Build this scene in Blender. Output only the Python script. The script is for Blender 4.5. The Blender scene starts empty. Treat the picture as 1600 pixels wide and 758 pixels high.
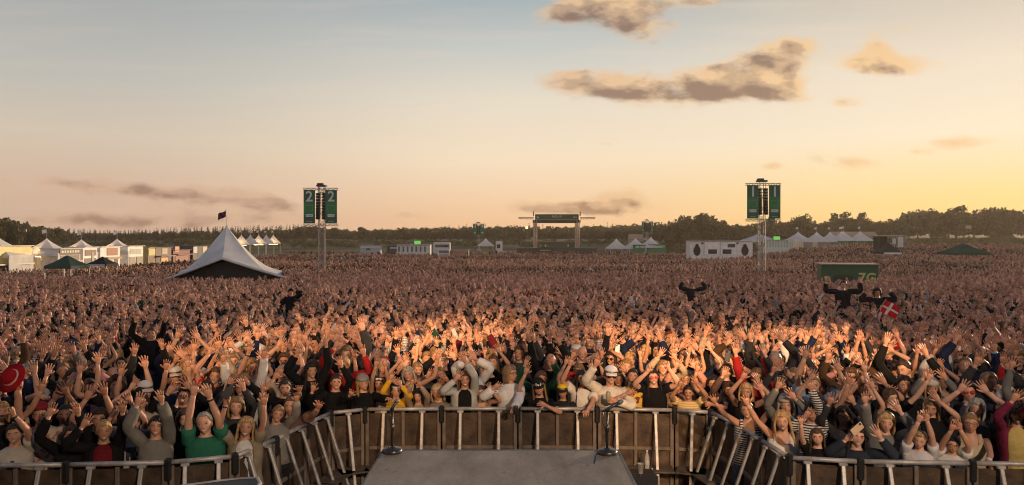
import bpy, math, random
import numpy as np
rng = np.random.default_rng(7)
random.seed(7)
R = math.radians
sc = bpy.context.scene
COL = sc.collection
EYE = 3.5
F = 1200.0          # focal length in photograph pixels (1600 wide)
HY = 372.0          # horizon row


def at(px, py, D):
    return ((px - 800) / F * D, D, EYE - (py - HY) / F * D)


def sstep(a, b, x):
    t = np.clip((np.asarray(x, float) - a) / (b - a), 0, 1)
    return t * t * (3 - 2 * t)


def ground(x, y):
    x = np.asarray(x, float); y = np.asarray(y, float)
    z = -.48 * sstep(10.6, 18.5, y) - 1.52 * sstep(18, 80, y)
    z = z + 3.2 * sstep(270, 470, y) + 9 * sstep(480, 1100, y)
    r = x / np.maximum(y, 1.0)
    z = z + 2.2 * sstep(0.22, 0.5, r) * sstep(85, 190, y)
    return z


# ------------------------------------------------------------------ meshes
class MB:
    def __init__(s):
        s.V = []; s.Q = []; s.T = []; s.C = []; s.n = 0

    def add(s, V, Q=None, T=None, col=(1, 1, 1)):
        V = np.asarray(V, float).reshape(-1, 3)
        s.V.append(V)
        col = np.asarray(col, float)
        if col.ndim == 1:
            col = np.tile(col[:3], (len(V), 1))
        s.C.append(col)
        if Q is not None and len(Q):
            s.Q.append(np.asarray(Q, int).reshape(-1, 4) + s.n)
        if T is not None and len(T):
            s.T.append(np.asarray(T, int).reshape(-1, 3) + s.n)
        s.n += len(V)
        return s

    def arrays(s):
        V = np.concatenate(s.V) if s.V else np.zeros((0, 3))
        C = np.concatenate(s.C) if s.C else np.zeros((0, 3))
        Q = np.concatenate(s.Q) if s.Q else np.zeros((0, 4), int)
        T = np.concatenate(s.T) if s.T else np.zeros((0, 3), int)
        return V, Q, T, C

    def box(s, c, size, col=(1, 1, 1), rz=0.0, rx=0.0, bev=0.0):
        hx, hy, hz = [v / 2 for v in size]
        b = min(bev, hx * .9, hy * .9, hz * .9)
        if b > 0:
            V = []
            for dx in (-1, 1):
                for dy in (-1, 1):
                    for dz in (-1, 1):
                        V += [(dx * hx, dy * (hy - b), dz * (hz - b)), (dx * (hx - b), dy * hy, dz * (hz - b)), (dx * (hx - b), dy * (hy - b), dz * hz)]
            V = np.array(V)
            I = lambda x, y, z, k: (((x > 0) * 4 + (y > 0) * 2 + (z > 0)) * 3 + k)
            Q = []; T = []
            for d in (-1, 1):
                Q.append([I(d, -1, -1, 0), I(d, 1, -1, 0), I(d, 1, 1, 0), I(d, -1, 1, 0)][::d])
                Q.append([I(-1, d, -1, 1), I(-1, d, 1, 1), I(1, d, 1, 1), I(1, d, -1, 1)][::d])
                Q.append([I(-1, -1, d, 2), I(1, -1, d, 2), I(1, 1, d, 2), I(-1, 1, d, 2)][::d])
            for a in (-1, 1):
                for b2 in (-1, 1):
                    Q.append([I(a, b2, -1, 0), I(a, b2, 1, 0), I(a, b2, 1, 1), I(a, b2, -1, 1)])
                    Q.append([I(a, -1, b2, 0), I(a, 1, b2, 0), I(a, 1, b2, 2), I(a, -1, b2, 2)])
                    Q.append([I(-1, a, b2, 1), I(1, a, b2, 1), I(1, a, b2, 2), I(-1, a, b2, 2)])
                    for c2 in (-1, 1):
                        T.append([I(a, b2, c2, 0), I(a, b2, c2, 1), I(a, b2, c2, 2)])
        else:
            V = np.array([(x, y, z) for x in (-hx, hx) for y in (-hy, hy) for z in (-hz, hz)])
            Q = [(0, 1, 3, 2), (4, 6, 7, 5), (0, 4, 5, 1), (2, 3, 7, 6), (0, 2, 6, 4), (1, 5, 7, 3)]; T = None
        if rx:
            ca, sa = math.cos(rx), math.sin(rx)
            V = V @ np.array([[1, 0, 0], [0, ca, sa], [0, -sa, ca]])
        if rz:
            ca, sa = math.cos(rz), math.sin(rz)
            V = V @ np.array([[ca, sa, 0], [-sa, ca, 0], [0, 0, 1]])
        return s.add(V + np.array(c), Q, T, col)

    def loft(s, rings, col=(1, 1, 1), cap=(True, True), closed=False):
        rings = np.asarray(rings, float)
        m, k = rings.shape[:2]
        V = rings.reshape(-1, 3)
        i = np.arange(m if closed else m - 1)[:, None]; j = np.arange(k)[None]
        i2 = (i + 1) % m
        Q = np.stack([i * k + j, i * k + (j + 1) % k, i2 * k + (j + 1) % k, i2 * k + j], -1).reshape(-1, 4)
        T = []
        col = np.asarray(col, float)
        if col.ndim == 1:
            col = np.tile(col[:3], (m * k, 1))
        elif len(col) == m:
            col = np.repeat(col, k, 0)
        ex = []; ec = []
        for e, r in ((0, 0), (1, m - 1)):
            if cap[e] and not closed:
                ci = m * k + len(ex)
                ex.append(rings[r].mean(0)); ec.append(col[r * k])
                for jj in range(k):
                    a, b = r * k + jj, r * k + (jj + 1) % k
                    T.append((ci, b, a) if e == 0 else (ci, a, b))
        if ex:
            V = np.concatenate([V, ex]); col = np.concatenate([col, ec])
        return s.add(V, Q, T, col)

    def tube(s, pts, rad, seg=8, col=(1, 1, 1), cap=(True, True), up=None, flat=None):
        """pts (n,3); rad scalar / (n,) / (n,2)"""
        pts = np.asarray(pts, float); n = len(pts)
        rad = np.asarray(rad, float)
        if rad.ndim == 0: rad = np.full(n, float(rad))
        if rad.ndim == 1: rad = np.stack([rad, rad], 1)
        tan = np.gradient(pts, axis=0)
        tan /= np.linalg.norm(tan, axis=1, keepdims=True) + 1e-12
        u = np.array([0, 0, 1.0]) if up is None else np.asarray(up, float)
        if abs(tan[0] @ u) > .95 * np.linalg.norm(u): u = np.array([0, 1.0, 0]) if up is None else u + np.array([.3, .2, .1])
        rings = []
        a = np.linspace(0, 2 * math.pi, seg, endpoint=False)
        for q in range(n):
            t = tan[q]
            u = u - (u @ t) * t
            u /= np.linalg.norm(u) + 1e-12
            w = np.cross(u, t)
            rings.append(pts[q] + np.outer(np.cos(a) * rad[q, 0], w) + np.outer(np.sin(a) * rad[q, 1], u))
        return s.loft(rings, col, cap)

    def lathe(s, prof, c=(0, 0, 0), seg=20, col=(1, 1, 1), sx=1, sy=1):
        a = np.linspace(0, 2 * math.pi, seg, endpoint=False)
        rings = [np.stack([np.cos(a) * r * sx, np.sin(a) * r * sy, np.full(seg, z)], 1) + np.array(c) for r, z in prof]
        return s.loft(rings, col)

    def merge(s, V, Q, T, C):
        s.V.append(V); s.C.append(C)
        if len(Q): s.Q.append(Q + s.n)
        if len(T): s.T.append(T + s.n)
        s.n += len(V)
        return s

    def mesh(s, name, mat, smooth=True):
        V, Q, T, C = s.arrays()
        return make_mesh(name, V, Q, T, C, mat, smooth)

    def build(s, name, mat, parent=None, smooth=False, loc=None):
        o = bpy.data.objects.new(name, s.mesh(name, mat, smooth))
        COL.objects.link(o)
        if parent is not None: o.parent = parent
        if loc is not None: o.location = loc
        return o


def make_mesh(name, V, Q, T, C, mat, smooth=True):
    me = bpy.data.meshes.new(name)
    me.vertices.add(len(V))
    me.vertices.foreach_set('co', np.ascontiguousarray(V, np.float32).ravel())
    nq, nt = len(Q), len(T)
    loops = np.concatenate([np.asarray(Q).ravel(), np.asarray(T).ravel()]).astype(np.int32)
    me.loops.add(len(loops))
    me.loops.foreach_set('vertex_index', loops)
    me.polygons.add(nq + nt)
    st = np.concatenate([np.arange(nq) * 4, nq * 4 + np.arange(nt) * 3]).astype(np.int32)
    me.polygons.foreach_set('loop_start', st)
    me.polygons.foreach_set('use_smooth', np.full(nq + nt, bool(smooth)))
    me.update(calc_edges=True)
    if C is not None and len(C):
        at_ = me.attributes.new('col', 'FLOAT_COLOR', 'POINT')
        c4 = np.ones((len(V), 4), np.float32); c4[:, :3] = C[:, :3]
        at_.data.foreach_set('color', c4.ravel())
    if mat is not None: me.materials.append(mat)
    return me


# ------------------------------------------------------------------ materials
def new_mat(name):
    m = bpy.data.materials.new(name); m.use_nodes = True
    nt = m.node_tree
    return m, nt, nt.nodes['Principled BSDF']


def N(nt, typ, **kw):
    n = nt.nodes.new(typ)
    for k, v in kw.items(): setattr(n, k, v)
    return n


def mat_col(name, rough=.6, var=.25, scale=20, metal=0.0, base=None, bump=0.0, bscale=None, sss=0.0, spec=.5, coord='Object', sheen=0.0, transl=0.0):
    """colour from attribute 'col' (or base), multiplied by soft noise"""
    m, nt, p = new_mat(name)
    L = nt.links
    tc = N(nt, 'ShaderNodeTexCoord')
    nz = N(nt, 'ShaderNodeTexNoise'); nz.inputs['Scale'].default_value = scale; nz.inputs['Detail'].default_value = 5
    L.new(tc.outputs[coord], nz.inputs['Vector'])
    mr = N(nt, 'ShaderNodeMapRange'); mr.inputs[1].default_value = .3; mr.inputs[2].default_value = .7
    mr.inputs[3].default_value = 1 - var; mr.inputs[4].default_value = 1 + var
    L.new(nz.outputs['Fac'], mr.inputs[0])
    mx = N(nt, 'ShaderNodeMix', data_type='RGBA', blend_type='MULTIPLY'); mx.inputs[0].default_value = 1
    if base is None:
        a = N(nt, 'ShaderNodeAttribute', attribute_name='col'); L.new(a.outputs['Color'], mx.inputs[6])
    else:
        mx.inputs[6].default_value = (*base, 1)
    L.new(mr.outputs[0], mx.inputs[7])
    L.new(mx.outputs[2], p.inputs['Base Color'])
    p.inputs['Roughness'].default_value = rough; p.inputs['Metallic'].default_value = metal
    p.inputs['Specular IOR Level'].default_value = spec
    if sheen: p.inputs['Sheen Weight'].default_value = sheen
    if bump:
        bn = N(nt, 'ShaderNodeBump'); bn.inputs['Strength'].default_value = bump; bn.inputs['Distance'].default_value = .02
        n2 = N(nt, 'ShaderNodeTexNoise'); n2.inputs['Scale'].default_value = bscale or scale * 2; n2.inputs['Detail'].default_value = 4
        L.new(tc.outputs[coord], n2.inputs['Vector']); L.new(n2.outputs['Fac'], bn.inputs['Height']); L.new(bn.outputs[0], p.inputs['Normal'])
    if transl:
        tr = N(nt, 'ShaderNodeBsdfTranslucent'); L.new(mx.outputs[2], tr.inputs['Color'])
        ms = N(nt, 'ShaderNodeMixShader'); ms.inputs[0].default_value = transl
        L.new(p.outputs[0], ms.inputs[1]); L.new(tr.outputs[0], ms.inputs[2])
        L.new(ms.outputs[0], nt.nodes['Material Output'].inputs['Surface'])
    return m


def mat_pattern(name, kind, c2, scale=1.0):
    """fabric: first colour from 'col', second colour c2 in stripes or blotches"""
    m, nt, p = new_mat(name); L = nt.links
    tc = N(nt, 'ShaderNodeTexCoord')
    a = N(nt, 'ShaderNodeAttribute', attribute_name='col')
    mx = N(nt, 'ShaderNodeMix', data_type='RGBA')
    if kind == 'stripe':
        w = N(nt, 'ShaderNodeTexWave', wave_type='BANDS', bands_direction='Z'); w.inputs['Scale'].default_value = 11 * scale
        w.inputs['Distortion'].default_value = .4; w.inputs['Detail'].default_value = 1
        L.new(tc.outputs['Object'], w.inputs['Vector'])
        r = N(nt, 'ShaderNodeMapRange'); r.inputs[1].default_value = .45; r.inputs[2].default_value = .55
        L.new(w.outputs['Fac'], r.inputs[0]); L.new(r.outputs[0], mx.inputs[0])
    else:
        w = N(nt, 'ShaderNodeTexNoise'); w.inputs['Scale'].default_value = 16 * scale; w.inputs['Detail'].default_value = 2
        L.new(tc.outputs['Object'], w.inputs['Vector'])
        r = N(nt, 'ShaderNodeMapRange'); r.inputs[1].default_value = .53; r.inputs[2].default_value = .56
        L.new(w.outputs['Fac'], r.inputs[0]); L.new(r.outputs[0], mx.inputs[0])
    L.new(a.outputs['Color'], mx.inputs[6]); mx.inputs[7].default_value = (*c2, 1)
    L.new(mx.outputs[2], p.inputs['Base Color']); p.inputs['Roughness'].default_value = .85
    p.inputs['Specular IOR Level'].default_value = .2
    return m


M = {}
M['skin'] = mat_col('skin', rough=.5, var=.12, scale=14, spec=.35)
M['hair'] = mat_col('hair', rough=.5, var=.45, scale=55, spec=.3, bump=.5, bscale=70)
M['cloth'] = mat_col('cloth', rough=.95, var=.22, scale=7, spec=.06, bump=.5, bscale=22)
M['stripe_cloth'] = mat_pattern('stripe_cloth', 'stripe', (.6, .56, .5))
M['flower_cloth'] = mat_pattern('flower_cloth', 'flower', (.30, .10, .07), 1.2)
M['yellow_flower_cloth'] = mat_pattern('yellow_flower_cloth', 'flower', (.12, .05, .03), 1.0)
M['yellow_stripe_cloth'] = mat_pattern('yellow_stripe_cloth', 'stripe', (.62, .50, .28))
M['lens'] = mat_col('lens', rough=.12, var=0.0, spec=.8)
M['plastic'] = mat_col('plastic', rough=.35, var=.06, scale=9)
M['crowd'] = mat_col('crowd', rough=.8, var=.15, scale=9, spec=.1)
M['alu'] = mat_col('aluminium', rough=.5, var=.3, scale=11, metal=.35, base=(.36, .34, .31), bump=.12)
M['steel_dark'] = mat_col('dark_steel', rough=.6, var=.4, scale=5, metal=.35, bump=.15)
M['rough_panel'] = mat_col('barrier_panel', rough=.6, var=.6, scale=5.5, metal=.4, bump=.3, bscale=30)
M['black'] = mat_col('black_fabric', rough=.85, var=.3, scale=9, base=(.012, .012, .013))
M['canvas'] = mat_col('tent_canvas', rough=.7, var=.12, scale=.7, bump=.15, bscale=2.5, transl=.42)
M['paint'] = mat_col('painted_metal', rough=.5, var=.15, scale=1.6)
M['truss'] = mat_col('truss_metal', rough=.5, var=.25, scale=6, metal=.4, base=(.26, .235, .21))
M['banner'] = mat_col('printed_banner', rough=.6, var=.10, scale=2.0, transl=.2)
M['bark'] = mat_col('bark', rough=.9, var=.3, scale=3, base=(.07, .05, .035), bump=.4)
M['leaf'] = mat_col('leaf', rough=.6, var=.4, scale=.35, spec=.2, transl=.25)
M['wood'] = mat_col('plywood', rough=.7, var=.2, scale=3, base=(.45, .33, .22))
M['glass_dark'] = mat_col('dark_window', rough=.1, var=.1, scale=2, base=(.02, .022, .025), spec=.8)


def tag(o, label=None, cat=None, group=None, kind=None):
    if label: o['label'] = label
    if cat: o['category'] = cat
    if group: o['group'] = group
    if kind: o['kind'] = kind
    return o


def empty(name, loc=(0, 0, 0), rz=0.0, label=None, cat=None, group=None):
    o = bpy.data.objects.new(name, None); COL.objects.link(o)
    o.empty_display_size = .3
    o.location = loc; o.rotation_euler = (0, 0, rz)
    return tag(o, label, cat, group)


def copy_tree(o, parent=None):
    c = o.copy(); COL.objects.link(c)
    if parent is not None:
        c.parent = parent
    for ch in [k for k in bpy.data.objects if k.parent == o]:
        copy_tree(ch, c)
    return c


def text_mesh(txt, name, size, mat, col, parent, loc, rot=(R(90), 0, 0), extrude=.004, bold=0.0):
    cu = bpy.data.curves.new('lettering', 'FONT'); cu.body = txt; cu.size = size; cu.extrude = extrude
    cu.align_x = 'CENTER'; cu.align_y = 'CENTER'; cu.offset = bold; cu.resolution_u = 3
    to = bpy.data.objects.new('lettering_tmp', cu); COL.objects.link(to)
    bpy.context.view_layer.update()
    me = bpy.data.meshes.new_from_object(to.evaluated_get(bpy.context.evaluated_depsgraph_get()))
    bpy.data.objects.remove(to); bpy.data.curves.remove(cu)
    a = me.attributes.new('col', 'FLOAT_COLOR', 'POINT')
    a.data.foreach_set('color', np.tile(np.array([*col, 1], np.float32), len(me.vertices)))
    me.materials.clear(); me.materials.append(mat); me.name = name
    o = bpy.data.objects.new(name, me); COL.objects.link(o); o.parent = parent
    o.location = loc; o.rotation_euler = rot
    return o
# ------------------------------------------------------------------ people
def unit(v):
    v = np.asarray(v, float); return v / (np.linalg.norm(v) + 1e-12)


def rotm(yaw=0, pitch=0, roll=0):
    cy, sy = math.cos(yaw), math.sin(yaw); cp, sp = math.cos(pitch), math.sin(pitch); cr, sr = math.cos(roll), math.sin(roll)
    Z = np.array([[cy, -sy, 0], [sy, cy, 0], [0, 0, 1]]); X = np.array([[1, 0, 0], [0, cp, -sp], [0, sp, cp]])
    Y = np.array([[cr, 0, sr], [0, 1, 0], [-sr, 0, cr]])
    return Z @ X @ Y


def hand(mb, W, d, nrm, s, col, kind='open', lv=0, k=1.0, r=random):
    d = unit(d); nrm = unit(nrm - (nrm @ d) * d); l = np.cross(d, nrm)
    th = -s * l
    n = 8 if lv == 0 else 5
    a = np.linspace(0, 2 * math.pi, n, endpoint=False)
    prof = [(-.015, .024, .019), (.02, .032, .018), (.06, .042, .015), (.098, .041, .011)] if lv == 0 else [(-.01, .026, .018), (.06, .044, .015), (.098, .041, .011)]
    mb.loft([W + d * t * k + np.outer(np.cos(a) * hw * k, l) + np.outer(np.sin(a) * ht * k, nrm) for t, hw, ht in prof], col)
    spread = r.uniform(.10, .24) if kind == 'open' else .04
    curl = r.uniform(.04, .22) if kind == 'open' else (r.uniform(.3, .5) if kind == 'relaxed' else 1.15)
    nf = 5 if lv == 0 else 3
    for q, (off, ln) in enumerate(((.031, .070), (.0105, .079), (-.0105, .073), (-.030, .056))):
        ang = (1.5 - q) * spread + r.uniform(-.03, .03)
        base = W + d * .090 * k + th * off * k
        fd = d * math.cos(ang) + th * math.sin(ang)
        c = curl * r.uniform(.7, 1.3)
        pts = [base]; segs = 3 if lv == 0 else 1
        for g in range(segs):
            cc = c * (g + .6)
            pts.append(pts[-1] + (fd * math.cos(cc) + nrm * math.sin(cc)) * ln * k / segs * 1.05)
        rad = np.linspace(.0100, .0072, len(pts)) * k * (1 if lv == 0 else 1.1)
        if lv == 0: rad[-1] *= .72
        mb.tube(pts, rad, nf, col, up=nrm)
    base = W + d * .025 * k + th * .028 * k
    if kind == 'fist':
        td = unit(d * .7 + th * .05 + nrm * .7)
    else:
        td = unit(d * .75 + th * r.uniform(.55, .9) + nrm * .15)
    t2 = unit(td + d * .35)
    if lv == 0:
        mb.tube([base, base + td * .04 * k, base + td * .04 * k + t2 * .034 * k], np.array([.014, .0115, .008]) * k, nf, col, up=nrm)
    else:
        mb.tube([base, base + td * .07 * k], np.array([.013, .009]) * k, 3, col, up=nrm)


def ik(S, T, s, L1=.295, L2=.262, hint=None):
    v = T - S; d = np.linalg.norm(v) + 1e-9
    dd = min(max(d, .20), (L1 + L2) * .995)
    v = v / d
    T = S + v * dd
    a = (L1 * L1 - L2 * L2 + dd * dd) / (2 * dd)
    h = math.sqrt(max(L1 * L1 - a * a, 0))
    hint = np.array([s * .8, -.25, -.5]) if hint is None else hint
    p = hint - (hint @ v) * v
    return S + v * a + unit(p) * h, T


HC = np.array([0, -.012, 1.600]); HRX, HRY, HRZ = .074, .094, .116


def headpt(th, ph, off=0.0):
    """surface of the face; th from the crown, ph 0 = front, +ph = +x"""
    th = np.asarray(th, float); ph = np.asarray(ph, float)
    x = HRX * np.sin(th) * np.sin(ph); y = -HRY * np.sin(th) * np.cos(ph); z = HRZ * np.cos(th)
    c = np.cos(th)
    jaw = np.where(c < 0, 1 - .34 * np.abs(c) ** 1.4, 1.0)
    x = x * jaw
    fr = np.clip(np.cos(ph), 0, 1) ** 2
    y = y - np.where(c < 0, .016 * np.abs(c) ** 1.2 * fr, 0) + np.where(c < 0, .03 * np.abs(c) ** 1.5 * (1 - fr), 0)
    sock = np.exp(-((np.abs(ph) - .42) / .22) ** 2 - ((th - 1.46) / .14) ** 2)
    y = y + .008 * sock * fr
    P = np.stack([x, y, z], -1)
    nrm = P / (np.linalg.norm(P, axis=-1, keepdims=True) + 1e-9)
    off = np.asarray(off, float)
    return HC + P + nrm * (off[..., None] if off.ndim else off)


def lens(mb, phs, up, lo, off, col):
    a = headpt(up, phs, off); b = headpt(lo, phs, off); n = len(phs)
    i = np.arange(n - 1)
    mb.add(np.concatenate([a, b]), np.stack([i, i + 1, n + i + 1, n + i], 1), None, col)


def make_head(mb, sp, r, lv):
    sk = np.array(sp['skin'])
    nlat, nlon = (13, 18) if lv == 0 else (6, 8)
    th = np.linspace(.10, math.pi - .14, nlat)[:, None] * np.ones((1, nlon)); ph = np.ones((nlat, 1)) * np.linspace(0, 2 * math.pi, nlon, endpoint=False)[None]
    h = MB(); h.loft(headpt(th, ph)[:, ::-1], sk)
    if lv == 0:
        warm = sk * np.array([1.0, .78, .74])
        for s in (-1, 1):       # ears
            h.lathe([(.001, -.03), (.014, -.022), (.017, 0), (.014, .02), (.001, .03)], HC + np.array([s * .074, .008, -.005]), 8, warm, .55, 1)
        # nose
        tip = HC + np.array([0, -.122, -.020]); br = headpt(1.40, 0, .001)
        w = .017
        V = [br, tip, HC + np.array([-w, -.093, -.026]), HC + np.array([w, -.093, -.026]), HC + np.array([0, -.098, -.036]), headpt(1.40, -.13), headpt(1.40, .13), HC + np.array([0, -.108, -.004])]
        h.add(V, None, [(0, 5, 7), (0, 7, 6), (5, 2, 7), (6, 7, 3), (7, 2, 1), (7, 1, 3), (2, 4, 1), (4, 3, 1)], warm)
        brow = np.array(sp['haircol']) * .6
        for s in (-1, 1):
            p = s * np.linspace(.19, .70, 5); t = np.linspace(-1, 1, 5)
            if sp.get('squint', False):
                lens(h, p, 1.475 - .06 * (1 - t ** 2), 1.51 - .03 * (1 - t ** 2), .002, (.02, .012, .01))
            else:
                lens(h, p, 1.48 - .055 * (1 - t ** 2), 1.48 + .045 * (1 - t ** 2), .0018, (.34, .30, .27))
                p2 = s * np.linspace(.35, .53, 3)
                lens(h, p2, np.array([1.45, 1.42, 1.45]), np.array([1.51, 1.53, 1.51]), .0032, (.02, .015, .012))
                lens(h, p, 1.47 - .06 * (1 - t ** 2), 1.485 - .06 * (1 - t ** 2), .0036, (.03, .02, .016))
            p = s * np.linspace(.16, .74, 5)
            b0 = 1.30 - .03 * (1 - np.linspace(-1, 1, 5) ** 2) + np.linspace(.02, .02, 5)
            lens(h, p, b0, b0 + .065, .003, brow)
        m = sp.get('mouth', 'smile')
        p = np.linspace(-.52, .52, 9); t = np.linspace(-1, 1, 9); b = 1 - t ** 2
        lip = sk * np.array([.72, .38, .38])
        if m == 'smile':
            c = 2.02 - .09 * t ** 2
            lens(h, p, c - .05 * b, c + .165 * b, .0022, lip)
            lens(h, p * .9, c - .015 * b, c + .105 * b, .0040, (.80, .76, .70))
        elif m == 'open':
            c = 1.98 - .04 * t ** 2
            lens(h, p * .85, c - .04 * b, c + .30 * b, .0022, lip)
            lens(h, p * .75, c + .0 * b, c + .25 * b, .0038, (.05, .012, .012))
            lens(h, p * .66, c + .0 * b, c + .08 * b, .0050, (.75, .70, .62))
        else:
            c = 2.03 - .02 * t ** 2
            lens(h, p * .7, c - .035 * b, c + .06 * b, .0022, lip)
            lens(h, p * .66, c, c + .012 * b, .0035, sk * .25)
        if sp.get('beard'):
            pp = np.linspace(-1.5, 1.5, 15)
            lens(h, pp, 2.25 - .5 * (np.abs(pp) / 1.5) ** 2 + np.where(np.abs(pp) < .4, 0, 0), np.full(15, 2.9), .003, np.array(sp['haircol']) * .8)
            lens(h, p * .9, 1.90 + 0 * p, 1.95 + .0 * p, .003, np.array(sp['haircol']) * .8)
    return h


def hair_cap(mb, col, r, lv, front=.98, side=1.6, back=2.15, puff=.014, jit=.004, part=0.0):
    nlon = 26 if lv == 0 else 9; nt = 9 if lv == 0 else 4
    ph = np.linspace(0, 2 * math.pi, nlon, endpoint=False)
    cph = np.cos(ph)
    mx = np.where(cph > 0, side + (front - side) * np.clip((cph - .25) / .5, 0, 1), side + (back - side) * (-cph))
    mx = mx + np.array([r.uniform(-.05, .05) for _ in ph]) * (lv == 0)
    t = np.linspace(0.04, 1, nt)
    th = t[:, None] * mx[None]; P = np.ones((nt, 1)) * ph[None]
    off = puff * (np.sin(np.clip(t, 0, 1) * math.pi * .85) ** .5)[:, None] * np.ones((1, nlon)) + .004
    off = off + jit * np.array([[r.uniform(-1, 1) for _ in ph] for _ in t])
    if part: off = off - .006 * np.exp(-((P - part) / .12) ** 2)
    outer = headpt(th, P, off)
    inner = headpt(th[-1], ph, .0)
    rings = np.concatenate([outer, inner[None]])[:, ::-1]
    base = np.array(col)
    st = np.array([r.uniform(.7, 1.3) for _ in ph])
    c = np.tile(base[None] * st[:, None], (nt + 1, 1))
    mb.loft(rings, np.clip(c, -9, 1) if col[0] >= 0 else np.array(col), (True, False))


def hair_fall(mb, col, r, lv, length=.30, wide=1.0, wave=.0, front=1.0):
    """curtain of long hair: a closed tube wrapping the back and sides of the head"""
    n = 15 if lv == 0 else 7; nt = 8 if lv == 0 else 3
    ang = np.linspace(front, 2 * math.pi - front, n)     # 0 = front
    rings = []
    for q in range(nt):
        u = q / (nt - 1)
        z = HC[2] + .045 - u * (length + .045)
        g = 1 + .10 * math.sin(u * 2.2) * wide
        drape = max(0, u * length - .12) * .55
        ro = np.stack([np.sin(ang) * (HRX + .020) * g * (1 + drape * 2.2), -np.cos(ang) * (HRY + .012) * (1 + drape * .4) + HC[1] - drape * .25 * (np.cos(ang) > -.2), np.full(n, z)], 1)
        if wave:
            ro[:, :2] *= (1 + wave * np.sin(u * 13 + ang * 3))[:, None]
        jitter = np.array([[r.uniform(-.004, .004), r.uniform(-.004, .004), (r.uniform(-.03, .02) if q == nt - 1 else 0)] for _ in range(n)])
        ro = ro + jitter
        ctr = np.array([0, HC[1] + .02, 0])
        ri = ro[::-1].copy(); ri[:, :2] = ctr[:2] + (ri[:, :2] - ctr[:2]) * (.86 - .1 * u)
        rings.append(np.concatenate([ro, ri]))
    base = np.array(col)
    st = np.array([r.uniform(.65, 1.35) for _ in range(n)]); st = np.concatenate([st, st[::-1] * .8])
    c = np.tile(base[None] * st[:, None], (nt, 1)) if col[0] >= 0 else np.array(col)
    mb.loft(rings, c, (True, True))


def make_hair(sp, r, lv):
    k = sp['hair']; c = sp['haircol']; h = MB()
    if k == 'bald': return None
    if k == 'short':
        hair_cap(h, c, r, lv, .90, 1.5, 2.0, .022, .006)
    elif k == 'crop':
        hair_cap(h, c, r, lv, .84, 1.42, 1.95, .010, .002)
    elif k == 'thin':
        hair_cap(h, c, r, lv, .74, 1.45, 1.95, .011, .004)
    elif k == 'tied':
        hair_cap(h, c, r, lv, .96, 1.55, 2.0, .011, .002)
        if lv == 0: h.lathe([(.001, -.03), (.025, -.022), (.036, 0), (.026, .024), (.001, .032)], HC + np.array([0, .085, .085]), 9, c)
    elif k == 'pony':
        hair_cap(h, c, r, lv, .96, 1.55, 2.0, .011, .002)
        x = r.choice((-1, 1)) * .05
        h.tube([HC + np.array([0, .09, .05]), HC + np.array([x, .13, .0]), HC + np.array([x * 1.6, .10, -.12]), HC + np.array([x * 1.8, .08, -.24])], [.02, .034, .03, .008], 7 if lv == 0 else 4, c)
    elif k == 'bob':
        hair_cap(h, c, r, lv, 1.0, 1.8, 2.2, .022, .004, part=r.uniform(-.3, .3)); hair_fall(h, c, r, lv, .12, 1.5, 0, 1.05)
    elif k == 'wavy':
        hair_cap(h, c, r, lv, .98, 1.8, 2.2, .026, .006, part=r.uniform(-.3, .3)); hair_fall(h, c, r, lv, .27, 1.8, .06, 1.0)
    elif k == 'curly':
        hair_cap(h, c, r, lv, .95, 1.75, 2.3, .045, .014)
    else:
        hair_cap(h, c, r, lv, .98, 1.75, 2.2, .018, .003, part=r.uniform(-.3, .3)); hair_fall(h, c, r, lv, r.uniform(.28, .40), 1.2, .015, 1.0)
    return h


def torso_rings(sex, n, grow=0.0, lean=0.0, lo=.86, hi=1.47, neck=None, fat=1.0, lift=0.0):
    fem = sex == 'f'
    tab = [(.80, .165 if fem else .16, .115), (.92, .172 if fem else .165, .120), (1.04, .142 if fem else .16, .108), (1.14, .140 if fem else .165, .105),
           (1.24, .155 if fem else .178, .118), (1.33, .158 if fem else .185, .115), (1.40, .150 if fem else .176, .098), (1.44, .115 if fem else .13, .080), (1.468, .066, .066), (1.49, .054, .058), (1.54, .050, .056)]
    rings = []
    a = np.linspace(0, 2 * math.pi, n, endpoint=False)
    for z, rx, ry in tab:
        if z < lo or z > hi: continue
        f = fat if z < 1.3 else 1 + (fat - 1) * .4
        rx = rx * f + grow; ry = ry * f + grow
        if neck is not None and z >= 1.46: rx = ry = neck
        x = np.cos(a) * rx; y = np.sin(a) * ry
        if fem and 1.2 < z < 1.3: y = np.where(np.sin(a) < -.2, y * 1.2, y)
        yy = -lean * max(0, z - .95) / .55
        rings.append(np.stack([x, y + yy, np.full(n, z)], 1))
    return np.array(rings)


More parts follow.
